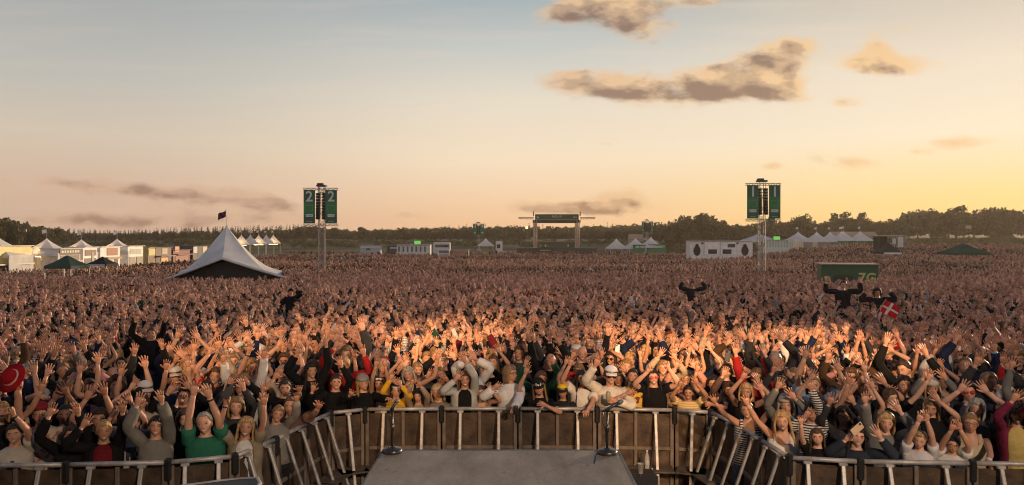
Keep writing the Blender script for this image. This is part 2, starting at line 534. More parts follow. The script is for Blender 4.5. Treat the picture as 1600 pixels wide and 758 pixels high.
def person_parts(sp, r, lv=0):
    """parts of one person in metres for a 1.72 m figure facing -Y, feet at the origin"""
    sk = np.array(sp['skin']); sex = sp.get('sex', 'f'); top = np.array(sp['top']); lean = sp.get('lean', 0.0); fat = sp.get('fat', 1.0)
    out = {}
    body = MB()
    n = 16 if lv == 0 else 7
    an = 9 if lv == 0 else 5
    body.loft(torso_rings(sex, n, 0.0, lean, .80, 1.6, fat=fat), sk)
    hd = make_head(None, sp, r, lv)
    hy, hp, hr = sp.get('head', (0, 0, 0))
    Rm = rotm(hy, hp, hr); piv = np.array([0, .0, 1.50]); sh = np.array([0, -lean * 1.02, 0])

    def headx(mb):
        V, Q, T, C = mb.arrays()
        V = (V - piv) @ Rm.T + piv + sh
        return V, Q, T, C
    body.merge(*headx(hd))
    sx = .160 if sex == 'f' else .188
    sleeve = sp.get('sleeve', 'short')
    loose = sp.get('loose', .010)
    shirt = MB()
    if lv == 0:
        rr = torso_rings(sex, 20, .012 + loose * .5, lean, .86, 1.48 if sleeve != 'tank' else 1.41, neck=.078, fat=fat)
        wr = np.array([[1 + r.uniform(-.025, .025) for _ in range(20)] for _ in rr])
        ctr = rr.mean(1, keepdims=True); rr = ctr + (rr - ctr) * wr[..., None]
        if sleeve == 'tank':
            a = np.linspace(0, 2 * math.pi, 20, endpoint=False)
            rr[-1, :, 2] -= .05 * (np.abs(np.cos(a)) < .4) * (np.sin(a) < 0)
        shirt.loft(rr, top, (True, False))
        if sleeve == 'tank':
            for s in (-1, 1):
                xx = s * .085
                shirt.tube([(xx, -.095 - lean * .8, 1.38), (xx * 1.02, -.055 - lean * .85, 1.455), (xx, .02 - lean * .85, 1.47), (xx, .09 - lean * .8, 1.40)], np.array([[.022, .006]] * 4), 6, top)
    else:
        shirt.loft(torso_rings(sex, n, .014, lean, .86, 1.48, neck=.07, fat=fat), top, (False, False))
    for s, key in ((-1, 'L'), (1, 'R')):
        T, kind = sp[key][0], sp[key][1]
        hint = sp[key][2] if len(sp[key]) > 2 else None
        T = np.asarray(T, float)
        S = np.array([s * sx, .0 - lean * .85, 1.395])
        up = T[2] > S[2] + .1
        if up: S = S + np.array([-s * .022, 0, .035])
        E, W = ik(S, T, s, hint=hint)
        S0 = np.array([s * sx * .62, -lean * .8, S[2] - .045])
        k = .93 if sex == 'f' else 1.06
        if fat > 1.1: k *= 1.15
        u1 = E - S; u2 = W - E
        path = [S0, S, S + u1 * .35, S + u1 * .72, E - u1 * .06 + u2 * .03, E + u2 * .16, E + u2 * .40, E + u2 * .75, W]
        rad = np.array([.050, .050, .043, .037, .034, .037, .036, .027, .0235]) * k
        if lv: path = [path[i] for i in (0, 1, 4, 6, 8)]; rad = rad[[0, 1, 4, 6, 8]]
        body.tube(path, rad, an, sk)
        d = unit(unit(u2) * (1 if up else 1.0) + np.array([0, -.05, .45 if up else -.1]) * (1 if kind != 'grip' else .2))
        face = sp.get('palm', np.array([0, -1.0, -.12]))
        nrm = np.array(face) + np.array([r.uniform(-.35, .35), 0, r.uniform(-.2, .2)])
        if abs(unit(nrm) @ d) > .9: nrm = np.array([0, -.3, -1.0])
        hand(body, W, d, nrm, s, sk * np.array([1.03, .97, .97]) if sk[0] > 0 else sk, 'fist' if kind in ('fist', 'grip') else ('relaxed' if kind == 'rest' else 'open'), lv, .93 if sex == 'f' else 1.02, r)
        sp[key + '_hand'] = W + d * .09; sp[key + '_dir'] = d
        if sleeve != 'tank':
            g = .010 + loose * .75
            scol = top
            if sp.get('jacket') is not None: scol = np.array(sp['jacket']); 
            if lv == 0:
                full = np.array(path); fr = rad + g
                if sleeve == 'short':
                    cut = S + u1 * .55
                    pts = [S0, S, S + u1 * .3, cut]; rd = np.array([.056, .058, .056, .060]) * k + loose * .8
                else:
                    pts = list(full[:8]) + [E + u2 * r.uniform(.82, .94)]; rd = fr.copy(); rd[:2] -= loose * .4; rd[-1] = .030 * k + g * .8
                    rd = rd * np.array([1 + r.uniform(-.06, .06) for _ in rd])
                shirt.tube(pts, rd, 11, scol, (True, True))
            else:
                if sleeve == 'short':
                    shirt.tube([S0, S, S + u1 * .5], np.array([.06, .064, .058]) * k + loose, 5, top)
                else:
                    shirt.tube([S0, S, E, E + u2 * .85], np.array([.06, .062, .048, .036]) * k + loose * .6, 5, top)
    out['body'] = (body, 'skin')
    h = make_hair(sp, r, lv)
    if h is not None:
        b = MB(); b.merge(*headx(h)); out['hair'] = (b, 'hair')
    out['shirt'] = (shirt, sp.get('mat', 'cloth'))
    if lv == 0:
        tr = MB(); pc = np.array(sp.get('pants', (.02, .025, .04)))
        tr.loft(torso_rings(sex, 14, .012, 0, .78, 1.0, fat=fat), pc)
        for s in (-1, 1):
            tr.tube([(s * .075, 0, .90), (s * .09, 0, .80), (s * .095, -.005, .5), (s * .095, .01, .28), (s * .095, .012, .06)], np.array([.09, .096, .07, .058, .052]) * fat, 10, pc)
        out['trousers'] = (tr, 'cloth')
        sh_ = MB()
        for s in (-1, 1):
            sh_.box((s * .1, -.05, .035), (.09, .25, .07), (.04, .04, .04), bev=.02)
        out['shoes'] = (sh_, 'cloth')
        if sp.get('jacket') is not None:      # open jacket over the shirt: two front panels, back and sleeves
            j = MB(); jc = np.array(sp['jacket'])
            rr = torso_rings(sex, 24, .030 + loose, lean, .86, 1.47, neck=.088, fat=fat)
            idx = [i for i in range(24) if not (abs(((i / 24 * 2 * math.pi) - 1.5 * math.pi)) < .5)]
            idx = sorted(idx, key=lambda i: (i / 24 * 2 * math.pi - 1.5 * math.pi) % (2 * math.pi))
            o_ = rr[:, idx]; c_ = rr.mean(1, keepdims=True); i_ = (c_ + (o_ - c_) * .93)[:, ::-1]
            j.loft(np.concatenate([o_, i_], 1), jc)
            out['jacket'] = (j, 'cloth')
        hat = sp.get('hat')
        if hat:
            hb = MB(); hc = np.array(hat[1]); kind = hat[0]
            if kind in ('cap', 'backcap'):
                nl = 20; ph = np.linspace(0, 2 * math.pi, nl, endpoint=False); tt = np.linspace(.05, 1.02, 7)
                off = .030 + .012 * np.sin(tt / 1.12 * 2.4)
                rg = headpt(tt[:, None] * np.ones((1, nl)), np.ones((7, 1)) * ph, off[:, None] * np.ones((1, nl)))
                hb.loft(rg[:, ::-1], hc, (True, True))
                sgn = -1 if kind == 'cap' else 1
                pp = np.linspace(-.95, .95, 9)
                bc = np.array(hat[2]) if len(hat) > 2 else hc
                a = HC + np.stack([np.sin(pp) * .088, sgn * np.cos(pp) * .100, np.full(9, .062)], 1)
                b = HC + np.stack([np.sin(pp) * .092, sgn * (np.cos(pp) * .100 + .068 * np.cos(pp * 1.4)), .058 - .018 * np.abs(np.sin(pp)) - .012], 1)
                i = np.arange(8); V = np.concatenate([a, b, a - [0, 0, .005], b - [0, 0, .005]])
                hb.add(V, np.concatenate([np.stack([i, i + 1, 9 + i + 1, 9 + i], 1), np.stack([18 + i, 27 + i, 27 + i + 1, 18 + i + 1], 1), np.stack([9 + i, 9 + i + 1, 27 + i + 1, 27 + i], 1)]), None, bc)
            elif kind == 'beanie':
                nl = 18; ph = np.linspace(0, 2 * math.pi, nl, endpoint=False); tt = np.linspace(.05, 1.2, 7)
                off = .031 + .003 * np.cos(ph * 9)
                rg = headpt(tt[:, None] * np.ones((1, nl)), np.ones((7, 1)) * ph, np.ones((7, 1)) * off)
                hb.loft(rg[:, ::-1], hc)
            elif kind == 'brim':
                hb.lathe([(.001, .13), (.05, .128), (.075, .11), (.088, .055), (.092, .045), (.15, .030), (.17, .034), (.168, .028), (.09, .036), (.08, .03)], HC + np.array([0, .005, .015]), 24, hc, 1, 1.1)
            elif kind == 'band':
                nl = 20; ph = np.linspace(0, 2 * math.pi, nl, endpoint=False); tt = np.array([.86, .88, 1.08, 1.10])
                rg = headpt(tt[:, None] - .15 * np.cos(ph)[None] * 0, np.ones((4, 1)) * ph, np.array([.0, .024, .024, .0])[:, None] * np.ones((1, nl)))
                hb.loft(rg[:, ::-1], hc, (False, False))
            b = MB(); b.merge(*headx(hb))
            out[{'cap': 'cap', 'backcap': 'cap', 'beanie': 'beanie', 'brim': 'sun_hat', 'band': 'headband'}[kind]] = (b, 'cloth')
        gl = sp.get('glasses')
        if gl:
            g = MB(); gc = np.array(gl[1]); zo = .055 if gl[0] == 'onhead' else 0.0
            tz = 1.47 if not zo else .78
            for s in (-1, 1):
                c0 = headpt(tz, s * .40, .016)
                a = np.linspace(0, 2 * math.pi, 12, endpoint=False)
                ring = lambda kx, dy: np.stack([c0[0] + np.cos(a) * .029 * kx, np.full(12, c0[1] + dy) + abs(0) + np.abs(np.cos(a)) * 0, c0[2] + np.sin(a) * .021 * kx], 1)
                if gl[0] in ('sun', 'onhead'):
                    g.loft([ring(1, .003), ring(1.0, -.003)], gc)
                else:
                    g.loft([ring(1.0, .003), ring(1.06, 0), ring(1.0, -.003), ring(.88, 0)], gc, (False, False), closed=True)
                e = HC + np.array([s * .079, .01, .018 + zo])
                g.tube([c0 + np.array([s * .028, 0, .006]), c0 + np.array([s * .034, .012, .006]), e], .0032, 5, gc)
            l0 = headpt(tz, -.40, .016); r0 = headpt(tz, .40, .016)
            g.tube([l0 + np.array([.027, -.001, .006]), r0 + np.array([-.027, -.001, .006])], .003, 5, gc)
            b = MB(); b.merge(*headx(g)); out['sunglasses' if gl[0] in ('sun', 'onhead') else 'glasses'] = (b, 'lens')
        if sp.get('watch'):
            key = sp['watch']; s = -1 if key == 'L' else 1
            w = MB(); Wp = sp[key + '_hand'] - sp[key + '_dir'] * .115
            w.tube([Wp - sp[key + '_dir'] * .008, Wp + sp[key + '_dir'] * .008], .033, 10, sp.get('watchcol', (.02, .02, .02)))
            out['wristband'] = (w, 'plastic')
        if sp.get('print') is not None:
            pm = MB(); zz = np.array([1.22, 1.275, 1.33]); xx = np.linspace(-.075, .075, 5)
            rr = torso_rings(sex, 60, .012 + loose * .5, lean, 1.2, 1.36, fat=fat)
            V = []
            for z in (1.19, 1.24, 1.29, 1.34):
                for x in xx:
                    V.append((x * r.uniform(.8, 1), -.150 * fat - loose * .5 - lean * (z - .95) / .55 - .004 + .010 * (x / .075) ** 2 - (.02 if sex == 'f' and 1.2 < z < 1.32 else 0) + (.02 if z > 1.3 else .0), z))
            Q = [(a * 5 + b, a * 5 + b + 1, a * 5 + b + 6, a * 5 + b + 5) for a in range(3) for b in range(4) if r.random() < .75]
            pm.add(V, Q, None, sp['print']); out['shirt_print'] = (pm, 'cloth')
    return out
# ------------------------------------------------------------------ the crowd
SK = [(.50, .27, .175), (.44, .235, .15), (.55, .31, .21), (.40, .21, .135), (.48, .25, .155)]
HAIRC = {'blond': (.36, .22, .09), 'dark blond': (.20, .115, .05), 'brown': (.075, .038, .018), 'dark brown': (.030, .016, .009), 'black': (.010, .008, .007), 'grey': (.27, .25, .22), 'ginger': (.24, .075, .022)}
TOPC = {'black': (.010, .010, .011), 'navy': (.012, .018, .045), 'charcoal': (.035, .035, .037), 'grey': (.14, .135, .125), 'white': (.55, .53, .50), 'olive': (.055, .060, .028),
        'burgundy': (.10, .012, .018), 'denim': (.045, .075, .13), 'beige': (.36, .28, .19), 'brown': (.07, .04, .022), 'dark green': (.012, .05, .028), 'red': (.33, .02, .02),
        'mustard': (.38, .22, .03), 'pink': (.42, .19, .18), 'light blue': (.22, .32, .40), 'teal': (.02, .11, .11)}
N_PEOPLE = 300
people_pos = []          # (x, y)
MATS = M


def link_person(sp, r, pos, yaw, s, label, group, lv=0, sink=0.0):
    parts = person_parts(sp, r, lv)
    root = None
    for k, (mb, mk) in parts.items():
        V, Q, T, C = mb.arrays()
        if sink:
            dz = sink / s
            if k == 'shoes': pass
            elif k == 'trousers': V = V - np.array([0, 0, dz]) * np.clip(V[:, 2:3] / .8, 0, 1)
            else: V = V - np.array([0, 0, dz])
        me = make_mesh('person' if k == 'body' else k, V * s, Q, T, np.clip(C, 0, 1), MATS[mk])
        o = bpy.data.objects.new('person' if k == 'body' else k, me); COL.objects.link(o)
        if root is None:
            root = o; o.location = pos; o.rotation_euler = (0, 0, yaw)
            tag(o, label, 'person', group)
        else:
            o.parent = root
    if sp.get('letters'):
        txt, col = sp['letters']
        cap = [c for c in root.children if c.name.startswith('cap')][0]
        hy, hp, hr = sp.get('head', (0, 0, 0))
        p = -np.array([0, 0, sink]) + (rotm(hy, hp, hr) @ (np.array([0, -.116, 1.675]) - np.array([0, 0, 1.5])) + np.array([0, -sp.get('lean', 0) * 1.02, 1.5])) * s
        text_mesh(txt, 'letters', .062 * s, M['plastic'], col, cap, tuple(p), (R(72) + hp, hr, hy))
    return root


def world2local(T, pos, yaw, s):
    v = (np.asarray(T, float) - np.asarray(pos, float)) / s
    c, q = math.cos(-yaw), math.sin(-yaw)
    return np.array([c * v[0] - q * v[1], q * v[0] + c * v[1], v[2]])


def local2world(v, pos, yaw, s):
    v = np.asarray(v, float) * s; c, q = math.cos(yaw), math.sin(yaw)
    return np.array([c * v[0] - q * v[1], q * v[0] + c * v[1], v[2]]) + np.asarray(pos, float)


EXPL = []     # (px, py, D, short name)
FRONT = 'people pressed against the crowd barrier'


def P(px, py, D, label, short, sex='f', hair='long', hc='brown', top='black', sleeve='long', L=None, R_=None, group=None, dh=.22, **kw):
    r = random.Random(px * 1000 + py)
    x, y, zh = at(px, py, D)
    g0 = float(ground(x, y))
    lean = kw.get('lean', .05)
    lift = kw.pop('lift', 0.0)
    s = float(np.clip((zh - g0 - lift) / 1.60, .70, 1.14)); sink = 0.0
    young = any(w_ in label.split() for w_ in ('child', 'boy', 'youth', 'girl'))
    if not lift and not young:
        s2 = max(s, .99 if sex == 'f' else 1.04); sink = min(1.6 * (s2 - s), .30); s = s2
    pos = np.array([x, y, g0 + lift]) if not lift else np.array([x, y, zh - 1.6 * s])
    yaw = -math.atan2(x, y) * .85 + kw.pop('turn', 0)
    pos = pos + np.array([0, lean * s, 0])
    sp = dict(skin=SK[r.randrange(len(SK))], sex=sex, hair=hair, haircol=HAIRC[hc], top=TOPC.get(top, top) if isinstance(top, str) else top, sleeve=sleeve, lean=lean,
              mouth=kw.pop('mouth', 'smile'), pants=r.choice([(.02, .03, .06), (.015, .015, .016), (.04, .06, .10)]), loose=kw.pop('loose', .010))
    sp.update(kw); sp['lean'] = lean
    sp.setdefault('head', (r.uniform(-.2, .2), r.uniform(-.08, .1), r.uniform(-.14, .14)))
    for key, s_, h in (('L', -1, L), ('R', 1, R_)):
        if h is None:
            sp[key] = (np.array([s_ * .25, -.02 - lean, .92]), 'rest', np.array([s_ * .8, .5, -.5]))
        else:
            T = at(h[0], h[1], D - (h[3] if len(h) > 3 else dh))
            v = world2local(np.asarray(T) + np.array([0, 0, sink]), pos, yaw, s)
            if v[2] > 1.42: v = v - np.array([0, 0, .085])       # the pixel is the palm, the target the wrist
            sp[key] = (v, h[2] if len(h) > 2 else 'open')
    o = link_person(sp, r, pos, yaw, s, label, group or FRONT, 0, sink)
    EXPL.append((px, py, D, short)); people_pos.append((pos[0], pos[1]))
    return dict(o=o, pos=pos, yaw=yaw, s=s, L=local2world(sp['L_hand'], pos - np.array([0, 0, sink]), yaw, s), R=local2world(sp['R_hand'], pos - np.array([0, 0, sink]), yaw, s), Ld=sp['L_dir'], Rd=sp['R_dir'])


dark = (.010, .010, .011)
# --- left of the pit
P(19, 679, 8.35, 'dark haired woman in a cream tee at far left edge, one fist raised', 'cream-tee woman', hair='tied', hc='dark brown', top=(.45, .40, .33), sleeve='short', L=None, R_=(20, 636, 'fist'), print=(.08, .07, .06), watch='R')
hatman = P(60, 648, 8.75, 'grinning man in beige flowered shirt and red cap holding up a red hat', 'flowered-shirt man', 'm', 'short', 'brown', (.42, .34, .24), 'short', (28, 594, 'grip', .3), None, mat='flower_cloth', hat=('backcap', (.22, .02, .03)), loose=.018, glasses=('onhead', (.02, .02, .03)))
P(109, 680, 8.4, 'brown haired woman in black jacket with both palms forward beside flowered shirt', 'black-jacket brunette', hair='pony', hc='dark brown', top=dark, L=(76, 638), R_=(121, 634), loose=.018)
P(158, 674, 8.4, 'blonde woman with tied hair, black coat opening on a dark red top', 'red-front blonde', hair='tied', hc='blond', top=(.12, .01, .015), jacket=dark, L=(128, 655, 'open'), R_=(191, 630), loose=.016, squint=True)
P(97, 650, 9.0, 'man with cropped black hair behind the black jacket brunette, white and blue tee', 'cropped-hair man', 'm', 'crop', 'black', (.42, .44, .50), 'short', (84, 612), (104, 604), mouth='closed', skin=(.22, .11, .07))
P(150, 655, 9.0, 'dark haired man behind the blonde in the black coat, arms up', 'dark-haired man', 'm', 'short', 'dark brown', dark, 'short', (134, 612), (162, 600), mouth='closed')
P(205, 660, 8.8, 'shaded dark haired woman in a white printed tee left of grey sweater', 'printed-tee woman', hair='long', hc='black', top=(.40, .39, .37), sleeve='short', L=(188, 622), R_=(204, 618), print=(.04, .04, .05), mouth='closed')
P(240, 667, 8.4, 'beaming woman in a loose grey sweater, both arms straight up', 'grey-sweater woman', hair='tied', hc='dark brown', top=(.16, .15, .13), L=(214, 621), R_=(251, 612), loose=.03)
P(285, 618, 9.6, 'tall young man with dark quiff in black behind the old man', 'quiff man', 'm', 'short', 'dark brown', dark, 'long', (262, 604), (297, 596), mouth='closed')
P(318, 662, 8.4, 'old man with short grey hair in a shiny green tee and black vest', 'green-tee man', 'm', 'thin', 'grey', (.022, .115, .07), 'short', (302, 602), (326, 606), jacket=None, watch='R', loose=.014)
P(286, 654, 8.9, 'woman with brown hair and shaded face left of the green tee', 'shaded brunette', hair='bob', hc='brown', top=dark, L=(276, 622), R_=None, mouth='closed')
phone_a = P(380, 668, 8.55, 'long haired blonde in khaki jacket over white tee holding a phone up', 'khaki-jacket blonde', hair='long', hc='blond', top=(.50, .48, .45), jacket=(.20, .165, .11), L=(352, 620, 'grip'), R_=(413, 614), sleeve='short', watch='L')
P(366, 636, 9.1, 'fair woman with fringe behind the khaki jacket blonde, face half hidden', 'fringe woman', hair='bob', hc='dark blond', top='charcoal', L=(352, 598), R_=(380, 596), mouth='closed')
P(374, 606, 9.9, 'smiling brown haired woman in black holding up a black phone', 'phone brunette', hair='wavy', hc='brown', top=dark, L=(356, 590), R_=(386, 588, 'grip'))
P(429, 647, 9.15, 'laughing girl in a grey knit pullover leaning over the left barrier', 'grey-knit girl', hair='tied', hc='dark blond', top=(.19, .175, .155), L=(410, 600), R_=(463, 617), loose=.022, head=(.1, .05, .25))
P(443, 606, 10.2, 'dark haired woman in black stretching a bare arm to the right', 'stretching brunette', hair='tied', hc='dark brown', top=dark, sleeve='short', L=(428, 582), R_=(468, 598, 'open', .5), mouth='closed')
P(452, 635, 9.7, 'man half hidden behind the grey knit girl, arm reaching over the rail', 'reaching man', 'm', 'crop', 'brown', (.12, .06, .05), 'short', None, (500, 624, 'open', .45), mouth='closed')
P(523, 597, 10.75, 'dark haired woman in black top with small necklace at the left corner', 'necklace woman', hair='tied', hc='dark brown', top=dark, L=(488, 602), R_=(533, 562))
P(566, 598, 10.75, 'shouting blonde in grey beanie and black jacket at the corner rail', 'beanie blonde', hair='long', hc='blond', top=dark, L=(547, 608, 'open', .5), R_=(610, 614, 'open', .5), mouth='open', hat=('beanie', (.22, .20, .19)), head=(.35, .1, -.1), loose=.02)
P(592, 600, 11.1, 'bare armed girl with white glasses pushed up on her head', 'white-glasses girl', hair='pony', hc='brown', top=(.38, .28, .19), sleeve='tank', L=(588, 558), R_=(601, 557), mouth='closed', glasses=('onhead', (.75, .75, .72)))
P(618, 612, 10.8, 'child in yellow long sleeves and a white headband at the rail', 'yellow-top child', hair='pony', hc='brown', top=(.60, .33, .02), L=(610, 585), R_=(626, 594), hat=('band', (.6, .58, .54)), mouth='closed')
P(653, 620, 10.8, 'girl with long dark hair in a camel sweater, hands over her head', 'camel-sweater girl', hair='long', hc='black', top=(.26, .19, .13), L=(643, 593, 'relaxed'), R_=(657, 596, 'relaxed'), mouth='closed')
P(688, 586, 11.4, 'round faced fair woman with hair tied back behind the headband woman', 'round-faced woman', hair='tied', hc='dark blond', top='charcoal', L=(668, 580), R_=(700, 588))
P(685, 613, 10.85, 'older fair woman with pale headband and grey cardigan at the rail', 'pale-headband woman', hair='bob', hc='blond', top=(.15, .14, .125), L=None, R_=None, hat=('band', (.4, .36, .32)), mouth='closed')
P(693, 565, 12.2, 'smiling short haired person in black behind the round faced woman', 'short-haired smiler', 'm', 'crop', 'dark blond', dark, 'long', (678, 552), (709, 551))
P(726, 593, 10.8, 'brunette in pale denim jacket over black top with one arm high', 'denim-jacket brunette', hair='long', hc='brown', top=dark, jacket=(.34, .34, .32), L=(712, 584, 'relaxed'), R_=(727, 556), loose=.014)
P(752, 613, 10.85, 'long haired girl with bare shoulders and raised palm left of white tunic', 'bare-shoulder girl', hair='long', hc='brown', top=(.30, .17, .11), sleeve='tank', L=None, R_=(768, 602), mouth='closed')
P(753, 580, 11.6, 'grey bobbed woman in black coat behind the bare shoulder girl', 'grey-bob woman', hair='bob', hc='grey', top=dark, L=None, R_=(766, 566))
can_a = P(796, 584, 10.8, 'older woman in white tunic and glasses turning aside with a can', 'white-tunic woman', hair='bob', hc='dark blond', top=(.58, .56, .53), L=(772, 597, 'relaxed'), R_=(803, 640, 'grip', .55), glasses=('clear', (.03, .03, .03)), head=(.95, 0, 0), mouth='closed', loose=.03)
P(843, 606, 10.75, 'blonde in a black cap with white letters and black tee', 'lettered-cap blonde', hair='long', hc='dark blond', top=dark, sleeve='short', L=(821, 575), R_=(853, 634, 'rest', .3), hat=('cap', (.014, .014, .015)), letters=('NY', (.8, .8, .78)), mouth='open')
P(880, 613, 10.7, 'child in yellow and black cap and dark jacket by the rail', 'yellow-cap child', hair='long', hc='black', top=(.02, .018, .02), L=None, R_=None, hat=('cap', (.62, .42, .03), (.02, .02, .02)), mouth='closed', skin=(.34, .18, .11))
P(911, 592, 10.8, 'long dark haired woman in white tee resting one hand on the rail', 'white-tee brunette', hair='long', hc='black', top=(.56, .52, .47), sleeve='short', L=(890, 562), R_=(918, 642, 'rest', .55), loose=.02)
can_b = P(954, 588, 10.75, 'man in white cap, sunglasses and cream long sleeves', 'white-cap man', 'm', 'short', 'brown', (.60, .54, .44), 'long', (930, 562), (962, 627, 'grip', .3), hat=('cap', (.75, .74, .72)), letters=('K', (.25, .25, .26)), glasses=('sun', (.01, .01, .012)), loose=.016)
P(967, 594, 11.3, 'young brunette peeping out right of the white cap man', 'peeping brunette', hair='wavy', hc='brown', top='brown', L=(956, 574), R_=(977, 571))
P(989, 590, 10.8, 'laughing woman in yellow floral blouse, head thrown back', 'yellow-blouse woman', hair='tied', hc='dark brown', top=(.62, .36, .05), sleeve='short', L=(979, 606, 'relaxed'), R_=None, mat='yellow_flower_cloth', mouth='open', fat=1.12, head=(0, -.2, .05))
P(1022, 590, 10.75, 'woman with pink sunglasses and black top, both fists up', 'pink-glasses woman', hair='long', hc='black', top=(.012, .011, .012), sleeve='short', L=(1012, 572, 'fist'), R_=(1045, 566, 'fist'), glasses=('sun', (.55, .08, .12)), fat=1.18)
P(1037, 576, 11.4, 'fair woman looking over the right shoulder of the pink glasses woman', 'overlooking woman', hair='bob', hc='dark blond', top='beige', L=(1030, 548), R_=(1056, 552))
P(1071, 592, 11.3, 'woman in dark glasses and salmon top behind the striped kneeler', 'salmon-top woman', hair='wavy', hc='brown', top=(.45, .22, .17), L=(1056, 566), R_=(1086, 566), glasses=('clear', (.02, .02, .02)))
P(1077, 614, 10.7, 'dark haired youth in yellow striped tee, elbows out over head', 'striped-tee youth', 'm', 'short', 'black', (.5, .33, .10), 'short', (1062, 596, 'relaxed'), (1090, 592, 'relaxed'), mat='yellow_stripe_cloth', skin=(.34, .17, .10))
P(1117, 600, 10.9, 'shouting dark haired woman with tattooed forearm reaching high', 'tattooed woman', hair='tied', hc='black', top=(.04, .03, .03), sleeve='short', L=(1089, 571), R_=(1112, 632, 'rest', .4), mouth='open')
P(1141, 610, 10.9, 'smiling brunette with pinned back hair at the right corner', 'corner brunette', hair='bob', hc='brown', top=(.10, .06, .05), L=(1130, 578), R_=None)
P(1168, 612, 10.3, 'fringed blonde shading her eyes with a bare arm', 'fringed blonde', hair='bob', hc='blond', top='black', sleeve='tank', L=(1160, 582, 'relaxed'), R_=(1186, 588), mouth='closed')
P(1172, 641, 9.5, 'laughing woman in black and white striped tank stretching one arm out', 'striped-tank woman', hair='tied', hc='brown', top=(.03, .03, .035), sleeve='tank', mat='stripe_cloth', L=(1104, 606, 'open', .35), R_=(1190, 600), head=(-.1, .0, -.2), mouth='smile')
P(1226, 658, 8.75, 'laughing wavy blonde in a white lace top at right barrier bend', 'lace-top blonde', hair='wavy', hc='blond', top=(.62, .57, .50), sleeve='tank', L=(1162, 612, 'open', .2), R_=None, head=(.0, .05, -.12))
P(1231, 632, 9.3, 'woman with grey head wrap behind the lace top blonde', 'head-wrap woman', hair='bob', hc='grey', top='grey', L=(1215, 596), R_=(1242, 612), hat=('beanie', (.33, .29, .25)), mouth='closed')
P(1224, 602, 10.4, 'dark blond young woman with loose hair behind the head wrap', 'loose-haired woman', hair='wavy', hc='dark blond', top='charcoal', L=(1208, 572), R_=(1234, 578), mouth='closed')
P(1271, 644, 9.0, 'woman in black and white striped long sleeves, hand near her face', 'striped-sleeve woman', hair='tied', hc='dark brown', top=(.02, .02, .024), mat='stripe_cloth', L=(1258, 641, 'relaxed'), R_=(1265, 590), mouth='closed')
P(1280, 684, 8.35, 'laughing girl with very long brown hair and black tee', 'laughing girl', hair='long', hc='brown', top=dark, sleeve='short', L=(1252, 652, 'relaxed'), R_=None, mouth='open')
phone_b = P(1341, 683, 8.35, 'smiling dark haired woman in dark denim holding a gold phone', 'gold-phone woman', hair='long', hc='black', top=(.025, .03, .04), L=(1322, 676, 'grip'), R_=(1376, 672), watch='R', watchcol=(.5, .45, .3), loose=.018)
P(1322, 652, 9.0, 'brown haired woman with glasses behind the gold phone', 'glasses brunette', hair='wavy', hc='dark brown', top='charcoal', L=(1296, 620), R_=(1334, 618), glasses=('clear', (.03, .03, .03)), mouth='closed')
P(1386, 660, 8.6, 'bobbed blonde in a grey sweater, one bent arm each side', 'bobbed blonde', hair='bob', hc='blond', top=(.15, .145, .13), L=(1352, 616), R_=(1407, 632, 'relaxed'), mouth='closed', loose=.025)
P(1440, 688, 8.3, 'fair haired boy in a white tee crossing wrists over his head', 'white-tee boy', 'm', 'short', 'blond', (.52, .50, .50), 'short', (1440, 641, 'relaxed'), (1448, 640, 'relaxed'), mouth='closed', head=(-.2, .1, .1))
P(1459, 634, 9.0, 'woman with long fair hair bowing her head, one arm up', 'bowing blonde', hair='long', hc='dark blond', top=dark, sleeve='short', L=None, R_=(1468, 616), head=(-.2, .3, .1), mouth='closed')
P(1491, 695, 8.25, 'boy in glasses making a heart with his arms overhead', 'heart-arms boy', 'm', 'short', 'black', (.55, .53, .50), 'short', (1488, 662, 'relaxed'), (1501, 661, 'relaxed'), glasses=('clear', (.02, .02, .02)), mouth='closed', print=(.03, .03, .05))
P(1521, 661, 8.65, 'woman with glasses and tan tank top, hand hanging over the rail', 'tan-tank woman', hair='pony', hc='dark blond', top=(.45, .37, .22), sleeve='tank', L=None, R_=(1547, 728, 'rest', .62), glasses=('clear', (.05, .04, .03)), mouth='closed', watch='R', watchcol=(.6, .55, .5))
P(1518, 612, 9.5, 'man with red sunglasses and dark patterned shirt over a white tee', 'red-sunglasses man', 'm', 'short', 'dark brown', (.40, .38, .35), 'short', (1500, 600), (1543, 602), jacket=(.02, .02, .035), glasses=('sun', (.45, .03, .02)), mouth='closed')
P(1594, 648, 8.6, 'woman in yellow top and pink and black jacket at right edge', 'pink-jacket woman', hair='long', hc='dark brown', top=(.52, .40, .14), jacket=(.16, .02, .05), L=(1584, 614), R_=None, hat=('cap', (.03, .02, .02)))
P(1415, 603, 9.9, 'young man with short dark hair in a black jacket, frowning', 'frowning man', 'm', 'short', 'black', dark, 'long', (1386, 606), None, mouth='closed')
P(1363, 606, 10.0, 'bald grinning man between raised hands, dark shirt', 'bald man', 'm', 'bald', 'dark brown', 'charcoal', 'short', (1344, 588), (1384, 590))
P(1461, 607, 9.9, 'blonde in a pale beanie behind the frowning man', 'pale-beanie blonde', hair='long', hc='blond', top='grey', L=(1444, 580), R_=(1478, 582), hat=('beanie', (.50, .44, .36)))
P(1528, 638, 9.1, 'grey blond woman half hidden by red sunglasses man', 'half-hidden woman', hair='bob', hc='grey', top='charcoal', mouth='closed')
redhat = P(1402, 541, 13.2, 'person under a wide red sun hat amid lit hands', 'red-hat person', hair='bob', hc='brown', top='brown', L=(1385, 535), R_=(1422, 538), hat=('brim', (.45, .015, .015)), head=(0, .25, 0))
